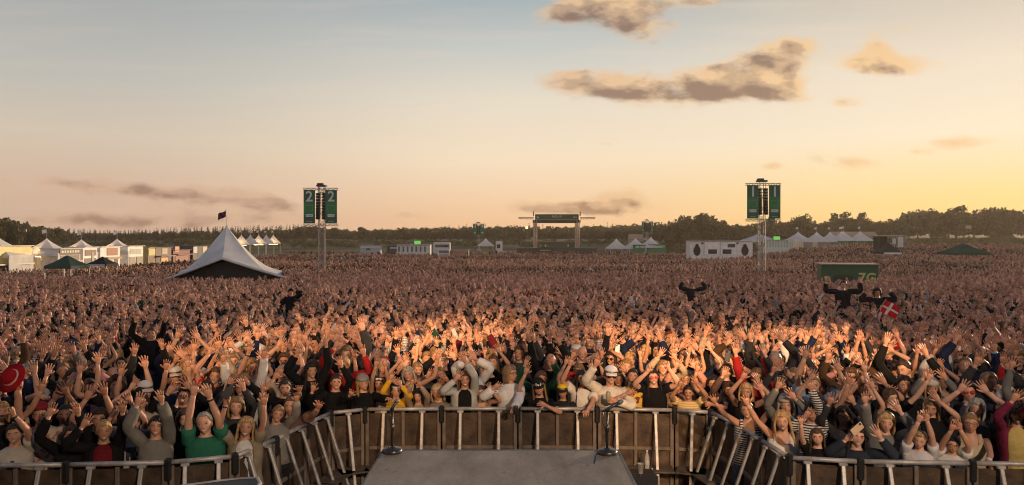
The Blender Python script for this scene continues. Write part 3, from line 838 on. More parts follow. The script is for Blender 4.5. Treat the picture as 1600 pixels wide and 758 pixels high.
# --- people raised above the crowd
g2 = 'people raised above the crowd'
P(235, 521, 14.5, 'laughing woman in black sweater sitting high above raised hands on the left', 'raised woman', hair='tied', hc='brown', top=dark, L=(211, 494), R_=(258, 493), group=g2, lift=.35, lean=0, loose=.02)
P(1317, 446, 24.0, 'dark silhouetted man with arms spread wide in front of the green box', 'spread-arm man', 'm', 'short', 'brown', (.022, .021, .022), 'long', (1291, 436, 'open', 0), (1344, 437, 'open', 0), group=g2, lift=.55, lean=0, mouth='closed', loose=.03)
P(1371, 458, 23.0, 'man in black with arms bent wide right of the spread arm man', 'bent-arm man', 'm', 'curly', 'dark brown', (.022, .021, .022), 'long', (1354, 452, 'relaxed', 0), (1391, 452, 'relaxed', 0), group=g2, lift=.6, lean=0, mouth='closed', loose=.03)
P(1082, 445, 27, 'man in black with raised fists above the crowd, centre right', 'fist man', 'm', 'short', 'dark brown', (.022, .021, .022), 'long', (1068, 436, 'fist', 0), (1096, 436, 'fist', 0), group=g2, lift=.8, lean=0, mouth='closed', loose=.03)
P(455, 457, 24, 'hooded figure in black standing out above hands near the big tent', 'hooded figure', 'm', 'short', 'black', dark, 'long', None, (462, 452, 'fist', 0), group=g2, lift=.9, lean=0, mouth='closed', loose=.04, hat=('beanie', (.012, .012, .012)))

# --- the other nearest people, one object each
OBST = []      # (x0, x1, y0, y1) plan boxes nobody stands in
OBST += [(-25.5, -17.0, 56, 70), (-19.9, -19.9, 0, 0)]
tower_xy = [((503 - 800) / F * 90, 90), ((1190 - 800) / F * 90, 90)]
for tx, ty in tower_xy: OBST.append((tx - 1.3, tx + 1.3, ty - 1.3, ty + 1.3))
OBST.append((19.5, 26.5, 50, 58)); OBST.append((33, 50, 146, 156)); OBST.append((-44.5, -38.5, 69, 75))
OBST.append((38, 46, 96, 106)); OBST.append((56, 62, 97, 103)); OBST.append((-130, -56.5, 80, 200))
OBST += [(9.8, 10.9, 22.8, 24.4), (10.4, 11.5, 21.9, 23.4), (5.8, 6.9, 25.8, 27.4), (-7.3, -6.2, 22.2, 24.4), (-7.3, -6.1, 12.6, 14.8)]



def blocked(x, y):
    if y < 8.35: return True
    if abs(x) < 3.35 and y < 10.95: return True
    return False


def scatter(y0, y1, sp_, kmax=.72, jit=.30):
    out = []
    y = y0
    row = 0
    while y < y1:
        w = kmax * y + .5
        xs = np.arange(-w, w, sp_) + (row % 2) * sp_ * .5
        for x in xs:
            out.append((x + rng.uniform(-jit, jit) * sp_, y + rng.uniform(-jit, jit) * sp_))
        y += sp_ * .88; row += 1
    return out


cand = [c for c in scatter(8.5, 17.5, .46, .72) if not blocked(*c) and abs(c[0]) / c[1] < .675]
cand.sort(key=lambda c: c[1])
used_lab = set(); used_combo = set()
hairs_f = ['long', 'wavy', 'bob', 'tied', 'pony', 'long']; hairs_m = ['short', 'crop', 'short', 'thin', 'curly', 'bald']
HN = {'long': 'long straight', 'wavy': 'wavy', 'bob': 'bobbed', 'tied': 'tied back', 'pony': 'ponytailed', 'short': 'short', 'crop': 'cropped', 'thin': 'thinning', 'curly': 'curly', 'bald': 'no'}
topw = ['black'] * 9 + ['navy'] * 4 + ['charcoal'] * 4 + ['grey'] * 3 + ['white'] * 3 + ['olive', 'burgundy', 'denim', 'beige', 'brown', 'brown', 'dark green', 'red', 'pink', 'light blue']
topw += ['black'] * 10 + ['charcoal'] * 3 + ['navy'] * 2
n_rand = N_PEOPLE - len(people_pos)
made = 0; last_y = 15.0; PHONES = []
for (x, y) in cand:
    if made >= n_rand: break
    if abs(x / y + .471) < .032 and y > 10.2 and y < 14.7: continue
    if any(a_ < x < b_ and c_ < y < d_ for a_, b_, c_, d_ in OBST): continue
    if any((x - a) ** 2 + (y - b) ** 2 < .36 ** 2 for a, b in people_pos): continue
    r = random.Random(int(x * 977 + y * 7919))
    sex = 'f' if r.random() < .62 else 'm'
    hair = r.choice(hairs_f if sex == 'f' else hairs_m)
    hcn = r.choice(['blond', 'dark blond', 'dark blond', 'brown', 'brown', 'dark brown', 'dark brown', 'black', 'grey', 'dark blond'] if r.random() < .9 else ['blond'])
    top = r.choice(topw)
    sleeve = r.choice(['short', 'short', 'long', 'long', 'tank'] if sex == 'f' else ['short', 'long', 'long'])
    sfac = (r.gauss(.955, .035) if sex == 'f' else r.gauss(1.02, .035))
    yaw = -math.atan2(x, y) * .9 + r.uniform(-.2, .2)
    sp = dict(skin=tuple(np.array(SK[r.randrange(5)]) * r.uniform(.82, 1.08)), sex=sex, hair=hair, haircol=HAIRC[hcn], top=TOPC[top], sleeve=sleeve, lean=r.uniform(0, .08), mouth=r.choice(['smile', 'smile', 'open', 'closed']),
              squint=r.random() < .4, loose=r.uniform(.006, .028) if sleeve == 'long' else r.uniform(.006, .016), head=(r.uniform(-.45, .45), r.uniform(-.12, .15), r.uniform(-.2, .2)), fat=r.choice([.95, 1, 1, 1.08]), pants=(.02, .03, .05),
              beard=(sex == 'm' and r.random() < .25))
    extra = ''
    q = r.random()
    if q < .08: sp['glasses'] = ('sun', (.012, .012, .014)); extra = ' and sunglasses'
    elif q < .14: sp['glasses'] = ('clear', (.03, .03, .03)); extra = ' and glasses'
    elif q < .17: sp['hat'] = ('cap', r.choice([(.02, .02, .025), (.3, .02, .02), (.5, .48, .45)])); extra = ' and cap'
    elif q < .19: sp['hat'] = ('beanie', (.05, .05, .06)); extra = ' and dark beanie'
    topn = top
    if sp['sleeve'] != 'tank' and r.random() < .06: sp['mat'] = 'stripe_cloth'; topn = top + ' striped'
    elif sp['sleeve'] == 'short' and r.random() < .35: sp['print'] = (.5, .48, .44) if TOPC[top][0] < .2 else (.04, .04, .05); topn = top + ' printed'
    q = r.random()
    pose = 'both palms up'
    def up(s_, hi=None):
        return (np.array([s_ * r.uniform(.06, .44), r.uniform(-.30, -.02), r.uniform(1.76, 1.97)]), r.choice(['open', 'open', 'open', 'open', 'relaxed']))
    down = lambda s_: (np.array([s_ * .24, -.1, .95]), 'rest', np.array([s_ * .8, .5, -.5]))
    if q < .07:
        cx_ = r.uniform(-.12, .12); zc_ = r.uniform(1.72, 1.88)
        sp['L'] = (np.array([cx_ - .045, -.14, zc_]), 'open'); sp['R'] = (np.array([cx_ + .045, -.14, zc_]), 'open'); pose = 'clapping overhead'
    elif q < .10:
        sp['L'] = down(-1); sp['R'] = (np.array([r.uniform(.02, .2), -.30, r.uniform(1.62, 1.78)]), 'grip'); pose = 'phone held up'
    elif q < .87: sp['L'], sp['R'] = up(-1), up(1)
    elif q < .92: sp['L'], sp['R'] = up(-1), down(1); pose = 'one palm up'
    elif q < .97: sp['L'], sp['R'] = down(-1), up(1); pose = 'one palm up'
    else:
        sp['L'] = (np.array([-.05, -.24, 1.66]), 'relaxed'); sp['R'] = (np.array([.05, -.24, 1.66]), 'relaxed'); pose = 'hands by the head'
    if r.random() < .15: sp['watch'] = r.choice('LR'); sp['watchcol'] = r.choice([(.02, .02, .02), (.5, .4, .1), (.05, .3, .5)])
    g0 = float(ground(x, y))
    px = 800 + x / y * F; py = HY + (EYE - g0 - 1.6 * sfac) / y * F
    ref = min(EXPL, key=lambda e: (e[0] - px) ** 2 + ((e[1] - py) * 1.3) ** 2)
    dx, dy = px - ref[0], py - ref[1]
    rel = 'close behind' if abs(dx) < 12 else ('behind and left of' if dx < 0 else 'behind and right of')
    if dy > 4: rel = 'in front of' if abs(dx) < 12 else ('just left of' if dx < 0 else 'just right of')
    if dy < -45: rel = 'far ' + rel if rel.startswith('behind') else 'far behind'
    who = 'woman' if sex == 'f' else 'man'
    hn = 'no hair' if hair == 'bald' else '%s %s hair' % (HN[hair], hcn)
    lab = '%s with %s%s, %s %s, %s, %s %s' % (who, hn, extra, topn, {'short': 'tee', 'long': 'long sleeves', 'tank': 'tank top'}[sleeve], pose, rel, 'the ' + ref[3])
    w = lab.split()
    if len(w) > 16:
        lab = '%s, %s%s, %s, %s, %s %s' % (who, hn.replace(' hair', '-haired') if hair != 'bald' else 'bald', extra, topn, pose, rel, ref[3])
        lab = ' '.join(lab.split()[:16])
    if lab in used_lab:
        sp['watch'] = 'L'; sp['watchcol'] = (.5, .4, .1)
        lab = ' '.join(lab.replace(pose, 'yellow wristband').split()[:16])
        if lab in used_lab: continue
    used_lab.add(lab)
    link_person(sp, r, (x, y, g0), yaw, sfac, lab, 'people in the front rows of the crowd', 0)
    if pose == 'phone held up':
        hp_ = local2world(sp['R_hand'] + np.array([0, -.05, .05]), (x, y, g0), yaw, sfac)
        PHONES.append((hp_, 'phone held up by %s %s, %s' % ({'f': 'woman', 'm': 'man'}[sex] + ' with ' + hn + ' in', topn, rel + ' the ' + ref[3])))
    people_pos.append((x, y)); made += 1; last_y = y
print('individual people', len(people_pos), 'last row', last_y)

# --- everybody farther off: one mass
KCLS = {'skin': (-1, 0, 0), 'top': (-2, 0, 0), 'hair': (-3, 0, 0), 'dark': (-4, 0, 0)}


def template1(r):
    sex = r.choice('fm')
    sp = dict(skin=KCLS['skin'], sex=sex, hair=r.choice(hairs_f if sex == 'f' else hairs_m[:5]), haircol=KCLS['hair'], top=KCLS['top'], sleeve=r.choice(['short', 'long', 'long']), lean=r.uniform(0, .05), loose=.010,
              head=(r.uniform(-.4, .4), r.uniform(-.1, .15), r.uniform(-.2, .2)))
    u = lambda s_: (np.array([s_ * r.uniform(.04, .42), r.uniform(-.32, 0), r.uniform(1.72, 1.95)]), 'open')
    sp['L'], sp['R'] = u(-1), u(1)
    if r.random() < .12: sp[r.choice('LR')] = (np.array([0.15, -.2, 1.2]), 'rest')
    mb = MB()
    for k, (b, mk) in person_parts(sp, r, 1).items(): mb.merge(*b.arrays())
    hy, hp, hr = sp['head']; Rm = rotm(hy, hp, hr); piv = np.array([0, 0, 1.5])
    f = MB()
    for s_ in (-1, 1): lens(f, s_ * np.linspace(.2, .62, 3), np.array([1.44, 1.40, 1.44]), np.array([1.5, 1.54, 1.5]), .007, KCLS['dark'])
    lens(f, np.linspace(-.36, .36, 3), np.array([1.98, 2.0, 1.98]), np.array([2.0, 2.16, 2.0]), .007, KCLS['dark'])
    V, Q, T, C = f.arrays(); mb.merge((V - piv) @ Rm.T + piv + np.array([0, -sp['lean'] * 1.02, 0]), Q, T, C)
    return mb.arrays()


def template2(r, hands=True):
    mb = MB()
    a = np.linspace(0, 2 * math.pi, 6, endpoint=False)
    ring = lambda z, rx, ry, y=0: np.stack([np.cos(a) * rx, np.sin(a) * ry + y, np.full(6, z)], 1)
    mb.loft([ring(.95, .17, .12), ring(1.2, .17, .125), ring(1.40, .18, .10), ring(1.47, .07, .07)], KCLS['top'], (False, False))
    mb.loft([ring(1.45, .05, .05), ring(1.51, .045, .06, -.02), ring(1.58, .072, .09, -.01), ring(1.66, .074, .09, -.01)], KCLS['skin'], (False, False))
    long = r.random() < .5
    mb.loft([ring(1.42 if long else 1.60, .085, .07, .05), ring(1.62, .088, .085, .025), ring(1.69, .082, .095, 0), ring(1.735, .03, .04, 0)], KCLS['hair'], (False, True))
    sl = r.random() < .62; ll = sl and r.random() < .65
    for s in (-1, 1):
        S = np.array([s * .16, 0, 1.42]); T = np.array([s * r.uniform(.03, .42), r.uniform(-.3, 0), r.uniform(1.58, 1.97)])
        if not hands or r.random() < .12: T = np.array([s * .2, -.1, 1.0])
        E, W = ik(S, T, s)
        c = np.array([KCLS['top'], KCLS['top'], KCLS['top'] if sl else KCLS['skin'], KCLS['top'] if ll else KCLS['skin'], KCLS['skin']])
        mb.tube([S, S + (E - S) * .55, E, E + (W - E) * .2, W], [.058, .05, .042, .038, .027], 4, c, (False, False))
        if T[2] > 1.5:
            d = unit(unit(W - E) + np.array([0, -.1, .5])); nr = unit(np.array([r.uniform(-.4, .4), -1, 0]) - d * 0); nr = unit(nr - (nr @ d) * d); l = np.cross(d, nr)
            p = lambda u, v, w=0: W + d * u * 1.15 + l * v * 1.15 + nr * w
            V = [p(-.01, -.026), p(-.01, .026), p(.095, .042), p(.10, .014), p(.10, -.014), p(.095, -.042), p(.165, .062), p(.185, .022), p(.183, -.02), p(.155, -.056), p(.04, -s * .045), p(.10, -s * .09), p(.05, 0, .022), p(.05, 0, -.022)]
            mb.add(V, None, [(0, 12, 5), (5, 12, 4), (4, 12, 3), (3, 12, 2), (2, 12, 1), (1, 12, 0), (0, 5, 13), (5, 4, 13), (4, 3, 13), (3, 2, 13), (2, 1, 13), (1, 0, 13),
                             (2, 6, 3), (3, 7, 4), (4, 8, 5), (5, 9, 4), (10, 11, 12), (10, 11, 13)], KCLS['skin'])
    return mb.arrays()


def template3(r, hands=True):
    mb = MB()
    a = np.linspace(0, 2 * math.pi, 4, endpoint=False) + .78
    ring = lambda z, rx, ry, y=0: np.stack([np.cos(a) * rx * 1.3, np.sin(a) * ry * 1.3 + y, np.full(4, z)], 1)
    mb.loft([ring(.9, .15, .11), ring(1.40, .17, .10), ring(1.47, .05, .05)], KCLS['top'], (False, False))
    mb.loft([ring(1.46, .05, .05), ring(1.58, .07, .08, -.02), ring(1.66, .07, .08)], KCLS['skin'], (False, False))
    mb.loft([ring(1.5, .07, .06, .05), ring(1.66, .085, .09, .01), ring(1.735, .03, .04)], KCLS['hair'], (False, True))
    sl = r.random() < .7
    for s in (-1, 1):
        S = np.array([s * .16, 0, 1.42]); T = np.array([s * r.uniform(.03, .42), r.uniform(-.3, 0), r.uniform(1.72, 1.95)])
        if not hands or r.random() < .15: T = np.array([s * .2, -.1, 1.0])
        E, W = ik(S, T, s); d = unit(W - E)
        c = np.array([KCLS['top'], KCLS['top'] if sl else KCLS['skin'], KCLS['skin'], KCLS['skin'], KCLS['skin']])
        mb.tube([S, E, W, W + d * .12, W + d * .22], [[.055, .055], [.042, .042], [.03, .026], [.062, .022], [.05, .008]], 3, c, (False, False))
    return mb.arrays()


def stamp(templates, P_, S_, Y_, cols):
    """P_ (n,3), S_ scale, Y_ yaw, cols dict class->(n,3)"""
    Vs, Qs, Ts, Cs = [], [], [], []
    base = 0
    pick = rng.integers(0, len(templates), len(P_))
    for t, (V, Q, T, C) in enumerate(templates):
        ids = np.where(pick == t)[0]
        if not len(ids): continue
        n = len(V); k = len(ids)
        c, s = np.cos(Y_[ids])[:, None], np.sin(Y_[ids])[:, None]
        X = V[None, :, 0] * c - V[None, :, 1] * s; Yy = V[None, :, 0] * s + V[None, :, 1] * c
        W = np.stack([X, Yy, np.broadcast_to(V[None, :, 2], X.shape)], -1) * S_[ids][:, None, None] + P_[ids][:, None]
        cls = np.clip(np.round(-C[:, 0]).astype(int), 1, 4)
        tab = np.stack([cols[j][ids] for j in (1, 2, 3, 4)], 1)        # k,4,3
        CC = tab[:, cls - 1]
        off = (base + np.arange(k) * n)
        if len(Q): Qs.append((Q[None] + off[:, None, None]).reshape(-1, 4))
        if len(T): Ts.append((T[None] + off[:, None, None]).reshape(-1, 3))
        Vs.append(W.reshape(-1, 3)); Cs.append(CC.reshape(-1, 3)); base += n * k
    return np.concatenate(Vs), (np.concatenate(Qs) if Qs else np.zeros((0, 4), int)), (np.concatenate(Ts) if Ts else np.zeros((0, 3), int)), np.concatenate(Cs)


def free(x, y):
    ok = np.ones(len(x), bool)
    for a, b, c, d in OBST: ok &= ~((x > a) & (x < b) & (y > c) & (y < d))
    return ok


def crowd_cols(n):
    sk = np.array(SK)[rng.integers(0, 5, n)] * rng.uniform(.5, 1.3, (n, 1))
    sk = sk * np.array([1.14, 1.22, 1.36])
    tk = [TOPC[t] for t in topw] + [TOPC['black']] * 12; tp = np.array(tk)[rng.integers(0, len(tk), n)] * rng.uniform(.6, 1.1, (n, 1))
    hk = .65 * np.array(list(HAIRC.values()) + [HAIRC['brown'], HAIRC['dark brown'], HAIRC['dark brown']]); hr = hk[rng.integers(0, len(hk), n)]
    return {1: sk, 2: tp, 3: hr, 4: np.tile(np.array([[.05, .02, .015]]), (n, 1))}


def edge_ok(x, y):
    u = x / y
    ok = np.ones(len(x), bool)
    ok &= ~((u < -.36) & (y > 100) & (y > 100 + (u + .60) * 0))
    ok &= ~((u > -.36) & (u < -.2) & (y > 190))
    return ok


bands = [('lod1', 8.4, last_y + .2, .52, 1), ('lod1', last_y + .2, 31, .50, 0), ('lod2', 31, 62, .60, 0), ('lod2b', 62, 82, .74, 0), ('lod3', 82, 130, .95, 0), ('lod3', 130, 185, 1.25, 0)]
tpl = {'lod1': [template1(random.Random(100 + i)) for i in range(22)], 'lod2': [template2(random.Random(200 + i)) for i in range(26)], 'lod3': [template3(random.Random(300 + i), i % 3 > 0) for i in range(24)]}
tpl['lod2b'] = tpl['lod2']; tpl['calm2'] = [template2(random.Random(500 + i), False) for i in range(10)]; tpl['calm3'] = [template3(random.Random(520 + i), False) for i in range(10)]
acc = [[], [], [], []]; nb = 0; total = 0
pp_ = np.array(people_pos)
for kind, y0, y1, spc, side in bands:
    pts = np.array(scatter(y0, y1, spc, .80 if side == 0 else 1.1))
    if side: pts = pts[(np.abs(pts[:, 0] / pts[:, 1]) > .69) & (np.abs(pts[:, 0]) > 3)]
    else:
        pts = pts[free(pts[:, 0], pts[:, 1]) & edge_ok(pts[:, 0], pts[:, 1])]
    if y1 < 32:
        d2 = ((pts[:, None] - pp_[None]) ** 2).sum(-1).min(1); pts = pts[d2 > .38 ** 2]
    if spc > 1:
        pass
    n = len(pts); total += n
    P_ = np.concatenate([pts, ground(pts[:, 0], pts[:, 1])[:, None]], 1)
    S_ = rng.normal(1.0, .055, n); Y_ = -np.arctan2(pts[:, 0], pts[:, 1]) * .9 + rng.uniform(-.35, .35, n); CC = crowd_cols(n)
    # farther back, patches of people who only watch
    wave = np.sin(pts[:, 0] * .17 + 2.1 * np.sin(pts[:, 1] * .10)) + np.sin(pts[:, 1] * .23 + pts[:, 0] * .07) + rng.normal(0, .8, n)
    calm = (wave > 1.3 - 2.2 * float(np.clip((y0 - 50) / 80, 0, 1))) & (y0 > 30)
    for sel, tt in ((~calm, tpl[kind]), (calm, tpl['calm2' if y0 < 80 else 'calm3'])):
        if not sel.any(): continue
        V, Q, T, C = stamp(tt, P_[sel], S_[sel], Y_[sel], {q_: c_[sel] for q_, c_ in CC.items()})
        acc[0].append(V); acc[1].append(Q + nb); acc[2].append(T + nb); acc[3].append(C); nb += len(V)
# onlookers by the stalls, on the far field and on the slope at the right: standing, hands down
sc_pts = []
for _ in range(1300):
    sc_pts.append((rng.uniform(-56, -34), rng.uniform(96, 150)))
for _ in range(380):
    u = rng.uniform(.42, .70); y = rng.uniform(186, 260); sc_pts.append((u * y, y))
for _ in range(900):
    u = rng.uniform(-.30, .42); y = rng.uniform(185, 225); sc_pts.append((u * y, y))
pts = np.array(sc_pts); pts = pts[free(pts[:, 0], pts[:, 1])]; n = len(pts); total += n
P_ = np.concatenate([pts, ground(pts[:, 0], pts[:, 1])[:, None]], 1)
still = [template3(random.Random(400 + i), False) for i in range(10)]
cc = crowd_cols(n)
V, Q, T, C = stamp(still, P_, rng.normal(1.0, .06, n), rng.uniform(0, 6.28, n), cc)
acc[0].append(V); acc[1].append(Q + nb); acc[2].append(T + nb); acc[3].append(C); nb += len(V)
V, Q, T, C = [np.concatenate(a) for a in acc]
print('crowd people', total, 'verts', len(V), 'faces', len(Q) + len(T))
crowd = bpy.data.objects.new('festival_crowd', make_mesh('festival_crowd', V, Q, T, np.clip(C, 0, 1), M['crowd'], True)); COL.objects.link(crowd)
tag(crowd, 'dense festival crowd with raised hands filling the whole field behind the front rows', 'crowd', kind='stuff')
del V, Q, T, C, acc

# --- held things
def hat_in_hand(c, parent=None):
    t = empty('red_hat', c, 0, 'red felt hat with pale band held up by the flowered shirt man', 'hat')
    m = MB(); m.lathe([(.17, 0), (.172, .006), (.10, .014), (.095, .02), (.088, .07), (.07, .105), (.03, .118), (.001, .115)], seg=26, col=(.30, .010, .016), sx=1.0, sy=1.12)
    o = m.build('brim_and_crown', M['cloth'], t, True)
    m = MB(); m.lathe([(.098, .018), (.1005, .019), (.096, .045), (.093, .045)], seg=26, col=(.55, .36, .28), sx=1.0, sy=1.12); m.build('hat_band', M['cloth'], t, True)
    t.rotation_euler = (R(62), R(12), R(-15)); t.scale = (.86, .86, .86); return t


def phone(c, rot, col, back, label):
    t = empty('mobile_phone', c, 0, label, 'phone'); t.rotation_euler = rot
    m = MB(); m.box((0, 0, 0), (.078, .010, .155), col, bev=.004); m.build('phone_case', M['plastic'], t)
    m = MB(); m.box((-.02, -.0065, .055), (.026, .003, .028), (.02, .02, .02), bev=.001); m.build('camera_lens', M['lens'], t)
    m = MB(); m.box((0, .0062, 0), (.068, .002, .140), (.01, .01, .012)); m.build('screen', M['lens'], t); return t


h = hatman['L']; hat_in_hand((h[0] - .01, h[1] - .10, h[2] + .06))
h = phone_a['L']; phone((h[0] + .02, h[1] - .05, h[2] + .07), (R(-10), R(20), R(10)), (.03, .03, .03), 0, 'black phone in the raised hand of the khaki jacket blonde')
h = phone_b['L']; phone((h[0] + .03, h[1] - .06, h[2] + .08), (R(-15), R(55), R(0)), (.55, .38, .22), 0, 'gold phone held up by the dark denim woman')


for i_, (c_, l_) in enumerate(PHONES): phone(c_, (R(-8), R(8 + 5 * (i_ % 4)), 0), [(.02, .02, .022), (.4, .4, .42), (.03, .04, .08)][i_ % 3], 0, ' '.join(([('black', 'pale', 'blue')[i_ % 3]] + l_.split())[:16]))


def can(c, col, label):
    t = empty('drink_can', c, 0, label, 'can')
    m = MB(); m.lathe([(.026, -.06), (.033, -.052), (.033, .045), (.027, .058)], seg=16, col=col); m.build('can_body', M['plastic'], t, True)
    m = MB(); m.lathe([(.027, .0585), (.024, .060), (.001, .059)], seg=16, col=(.6, .6, .6)); m.build('can_lid', M['alu'], t, True)


h = can_a['R']; can((h[0] + .04, h[1] - .03, h[2] + .02), (.02, .02, .022), 'black drink can in the hand of the white tunic woman')
h = can_b['R']; can((h[0] - .02, h[1] - .04, h[2] + .05), (.30, .25, .16), 'pale drink can in the hand of the white cap man')
# small flag waved over the crowd
fx = at(1385, 480, 15.6)
t = empty('hand_flag', fx, 0, 'small red flag with a white cross waved over the crowd', 'flag')
m = MB(); m.tube([(-.42, .0, -.42), (-.13, 0, -.02)], .008, 6, (.3, .2, .12)); m.tube([(-.13, 0, -.02), (.0, 0, .16)], .008, 6, (.3, .2, .12)); m.build('flag_stick', M['plastic'], t)
gx, gz = 22, 14
V = []; C = []
for i in range(gx + 1):
    for j in range(gz + 1):
        u, v = i / gx, j / gz
        a, b = u * .36, (v - .5) * .27
        V.append((-.06 + a * .85 + b * .45, .03 * math.sin(u * 6 + v * 2), .03 - a * .45 + b * .85))
Q = []
mk = []
for i in range(gx):
    for j in range(gz):
        Q.append((i * (gz + 1) + j, (i + 1) * (gz + 1) + j, (i + 1) * (gz + 1) + j + 1, i * (gz + 1) + j + 1))
        u, v = (i + .5) / gx, (j + .5) / gz
        mk.append(abs(v - .5) < .09 or abs(u - .37) < .07)
V = np.array(V)
red = MB(); wht = MB()
for thk in (0, .004):
    for k, q in enumerate(Q):
        (wht if mk[k] else red).add(V[list(q)] + np.array([0, thk, 0]), [(0, 1, 2, 3)], None, (.62, .60, .57) if mk[k] else (.45, .02, .03))
red.build('flag_cloth', M['cloth'], t); wht.build('white_cross', M['cloth'], t)
# ------------------------------------------------------------------ ground
xs = np.concatenate([np.linspace(-1000, -120, 26), np.linspace(-110, 110, 56), np.linspace(120, 1000, 26)])
ys = np.concatenate([np.linspace(-60, 8, 8), np.linspace(12, 300, 60), np.linspace(310, 1000, 46)])
X, Y = np.meshgrid(xs, ys, indexing='ij')
Z = ground(X, Y)
G = np.stack([X, Y, Z], -1).reshape(-1, 3); k = len(ys)
i, j = np.meshgrid(np.arange(len(xs) - 1), np.arange(k - 1), indexing='ij')
Q = np.stack([i * k + j, (i + 1) * k + j, (i + 1) * k + j + 1, i * k + j + 1], -1).reshape(-1, 4)
m, nt, p = new_mat('trampled_grass'); L = nt.links
tc = N(nt, 'ShaderNodeTexCoord'); nz = N(nt, 'ShaderNodeTexNoise'); nz.inputs['Scale'].default_value = .025; nz.inputs['Detail'].default_value = 9; nz.inputs['Roughness'].default_value = .65
L.new(tc.outputs['Object'], nz.inputs['Vector'])
cr = N(nt, 'ShaderNodeValToRGB'); e = cr.color_ramp.elements
e[0].position = .36; e[0].color = (.055, .06, .022, 1); e[1].position = .66; e[1].color = (.17, .135, .07, 1)
L.new(nz.outputs['Fac'], cr.inputs[0]); L.new(cr.outputs[0], p.inputs['Base Color']); p.inputs['Roughness'].default_value = .95; p.inputs['Specular IOR Level'].default_value = .1
o = bpy.data.objects.new('ground', make_mesh('ground', G, Q, np.zeros((0, 3), int), None, m)); COL.objects.link(o); tag(o, kind='structure')
# pit floor: sheet of dark aluminium tread plates inside the barrier
m = MB(); m.box((0, 6.5, .02), (5.3, 7.4, .04), (.05, .045, .04)); o = m.build('pit_floor', M['steel_dark']); tag(o, kind='structure')

# ------------------------------------------------------------------ crowd barrier
J = [(-8.7, 7.82), (-7.68, 7.85), (-6.66, 7.88), (-5.64, 7.91), (-4.62, 7.95), (-3.6, 8.03), (-2.98, 8.25), (-2.76, 8.95), (-2.60, 9.70), (-2.44, 10.30), (-2.02, 10.52), (-.97, 10.56), (.08, 10.57), (1.17, 10.55),
     (2.22, 10.48), (2.68, 10.34), (2.84, 9.65), (2.90, 8.90), (2.97, 8.20), (3.66, 8.06), (4.80, 8.0), (5.90, 7.94), (6.95, 7.9), (8.0, 7.87), (9.05, 7.85)]
RZ = 1.15
where = {5: 'at the left end of the pit', 9: 'at the rounded left corner', 14: 'at the rounded right corner'}
for q in range(len(J) - 1):
    a, b = np.array(J[q]), np.array(J[q + 1])
    d = b - a; ln = np.linalg.norm(d); ang = math.atan2(d[1], d[0])
    mid = (a + b) / 2
    mx_ = mid[0]
    if q <= 5: lab = 'dark steel crowd barrier section with light rail on the left wing of the pit'; grp = 'barrier sections of the left wing'
    elif q <= 8: lab = 'dark steel crowd barrier section with slanting light struts on the left side of the stage'; grp = 'barrier sections left of the stage'
    elif q <= 13: lab = 'dark steel crowd barrier section with light struts facing the stage end'; grp = 'barrier sections at the stage end'
    elif q <= 17: lab = 'dark steel crowd barrier section with slanting light struts on the right side of the stage'; grp = 'barrier sections right of the stage'
    else: lab = 'dark steel crowd barrier section with light rail on the right wing of the pit'; grp = 'barrier sections of the right wing'
    t = empty('crowd_barrier', (mid[0], mid[1], 0), ang, lab, 'crowd barrier', grp)
    h = ln / 2
    shade = rng.uniform(.8, 1.2)
    pc = np.array([.075, .048, .030]) * shade
    m = MB(); m.box((0, .02, .56), (ln - .016, .012, 1.06), pc); m.build('panel', M['rough_panel'], t)
    m = MB(); m.tube([(-h, 0, RZ), (h, 0, RZ)], .026, 12, (.6, .58, .55)); m.build('top_rail', M['alu'], t, True)
    m = MB(); fc = (.16, .125, .095)
    for x in (-h + .035, h - .035): m.box((x, -.004, .565), (.05, .034, 1.10), fc, bev=.006)
    if ln > .8: m.box((0, -.006, .565), (.045, .03, 1.10), fc, bev=.006)
    m.box((0, -.012, .625), (ln - .12, .026, .050), fc, bev=.005)
    m.build('frame', M['steel_dark'], t)
    sx_ = (-ln / 4, ln / 4) if ln > .62 else (0.0,)
    for x in sx_:
        m = MB(); m.box((0, 0, 0), (.042, .028, 1.16), (.6, .58, .54), bev=.006)
        o = m.build('strut', M['alu'], t); o.location = (x, -.035 - .20, .565); o.rotation_euler = (R(-19.5), 0, 0)
        m = MB(); m.box((x, -.030, RZ - .030), (.085, .05, .030), (.6, .58, .54), bev=.006); m.build('strut_bracket', M['alu'], t)
    m = MB(); m.box((0, -.25, .41), (ln - .10, .30, .018), (.11, .085, .06)); m.build('step', M['steel_dark'], t)
    m = MB(); m.box((0, -.24, .05), (ln - .03, .46, .014), (.10, .08, .06)); m.build('base_plate', M['steel_dark'], t)
    m = MB(); m.box((h - .0, -.005, RZ - .075), (.075, .080, .24), (.012, .012, .012), bev=.02); m.build('clamp', M['plastic'], t)

# ------------------------------------------------------------------ stage
st = empty('stage', (0, 6.5, 0), 0, 'low black stage runway jutting into the pit with a worn grey deck', 'stage')
m, nt, p = new_mat('stage_deck'); L = nt.links
tc = N(nt, 'ShaderNodeTexCoord'); nz = N(nt, 'ShaderNodeTexNoise'); nz.inputs['Scale'].default_value = 2.2; nz.inputs['Detail'].default_value = 10; nz.inputs['Roughness'].default_value = .7
mp = N(nt, 'ShaderNodeMapping'); mp.inputs['Scale'].default_value = (1, .35, 1); L.new(tc.outputs['Object'], mp.inputs[0]); L.new(mp.outputs[0], nz.inputs['Vector'])
cr = N(nt, 'ShaderNodeValToRGB'); e = cr.color_ramp.elements; e[0].position = .34; e[0].color = (.075, .062, .050, 1); e[1].position = .66; e[1].color = (.24, .20, .16, 1)
vs = N(nt, 'ShaderNodeTexNoise'); vs.inputs['Scale'].default_value = 38; vs.inputs['Detail'].default_value = 3; L.new(tc.outputs['Object'], vs.inputs['Vector'])
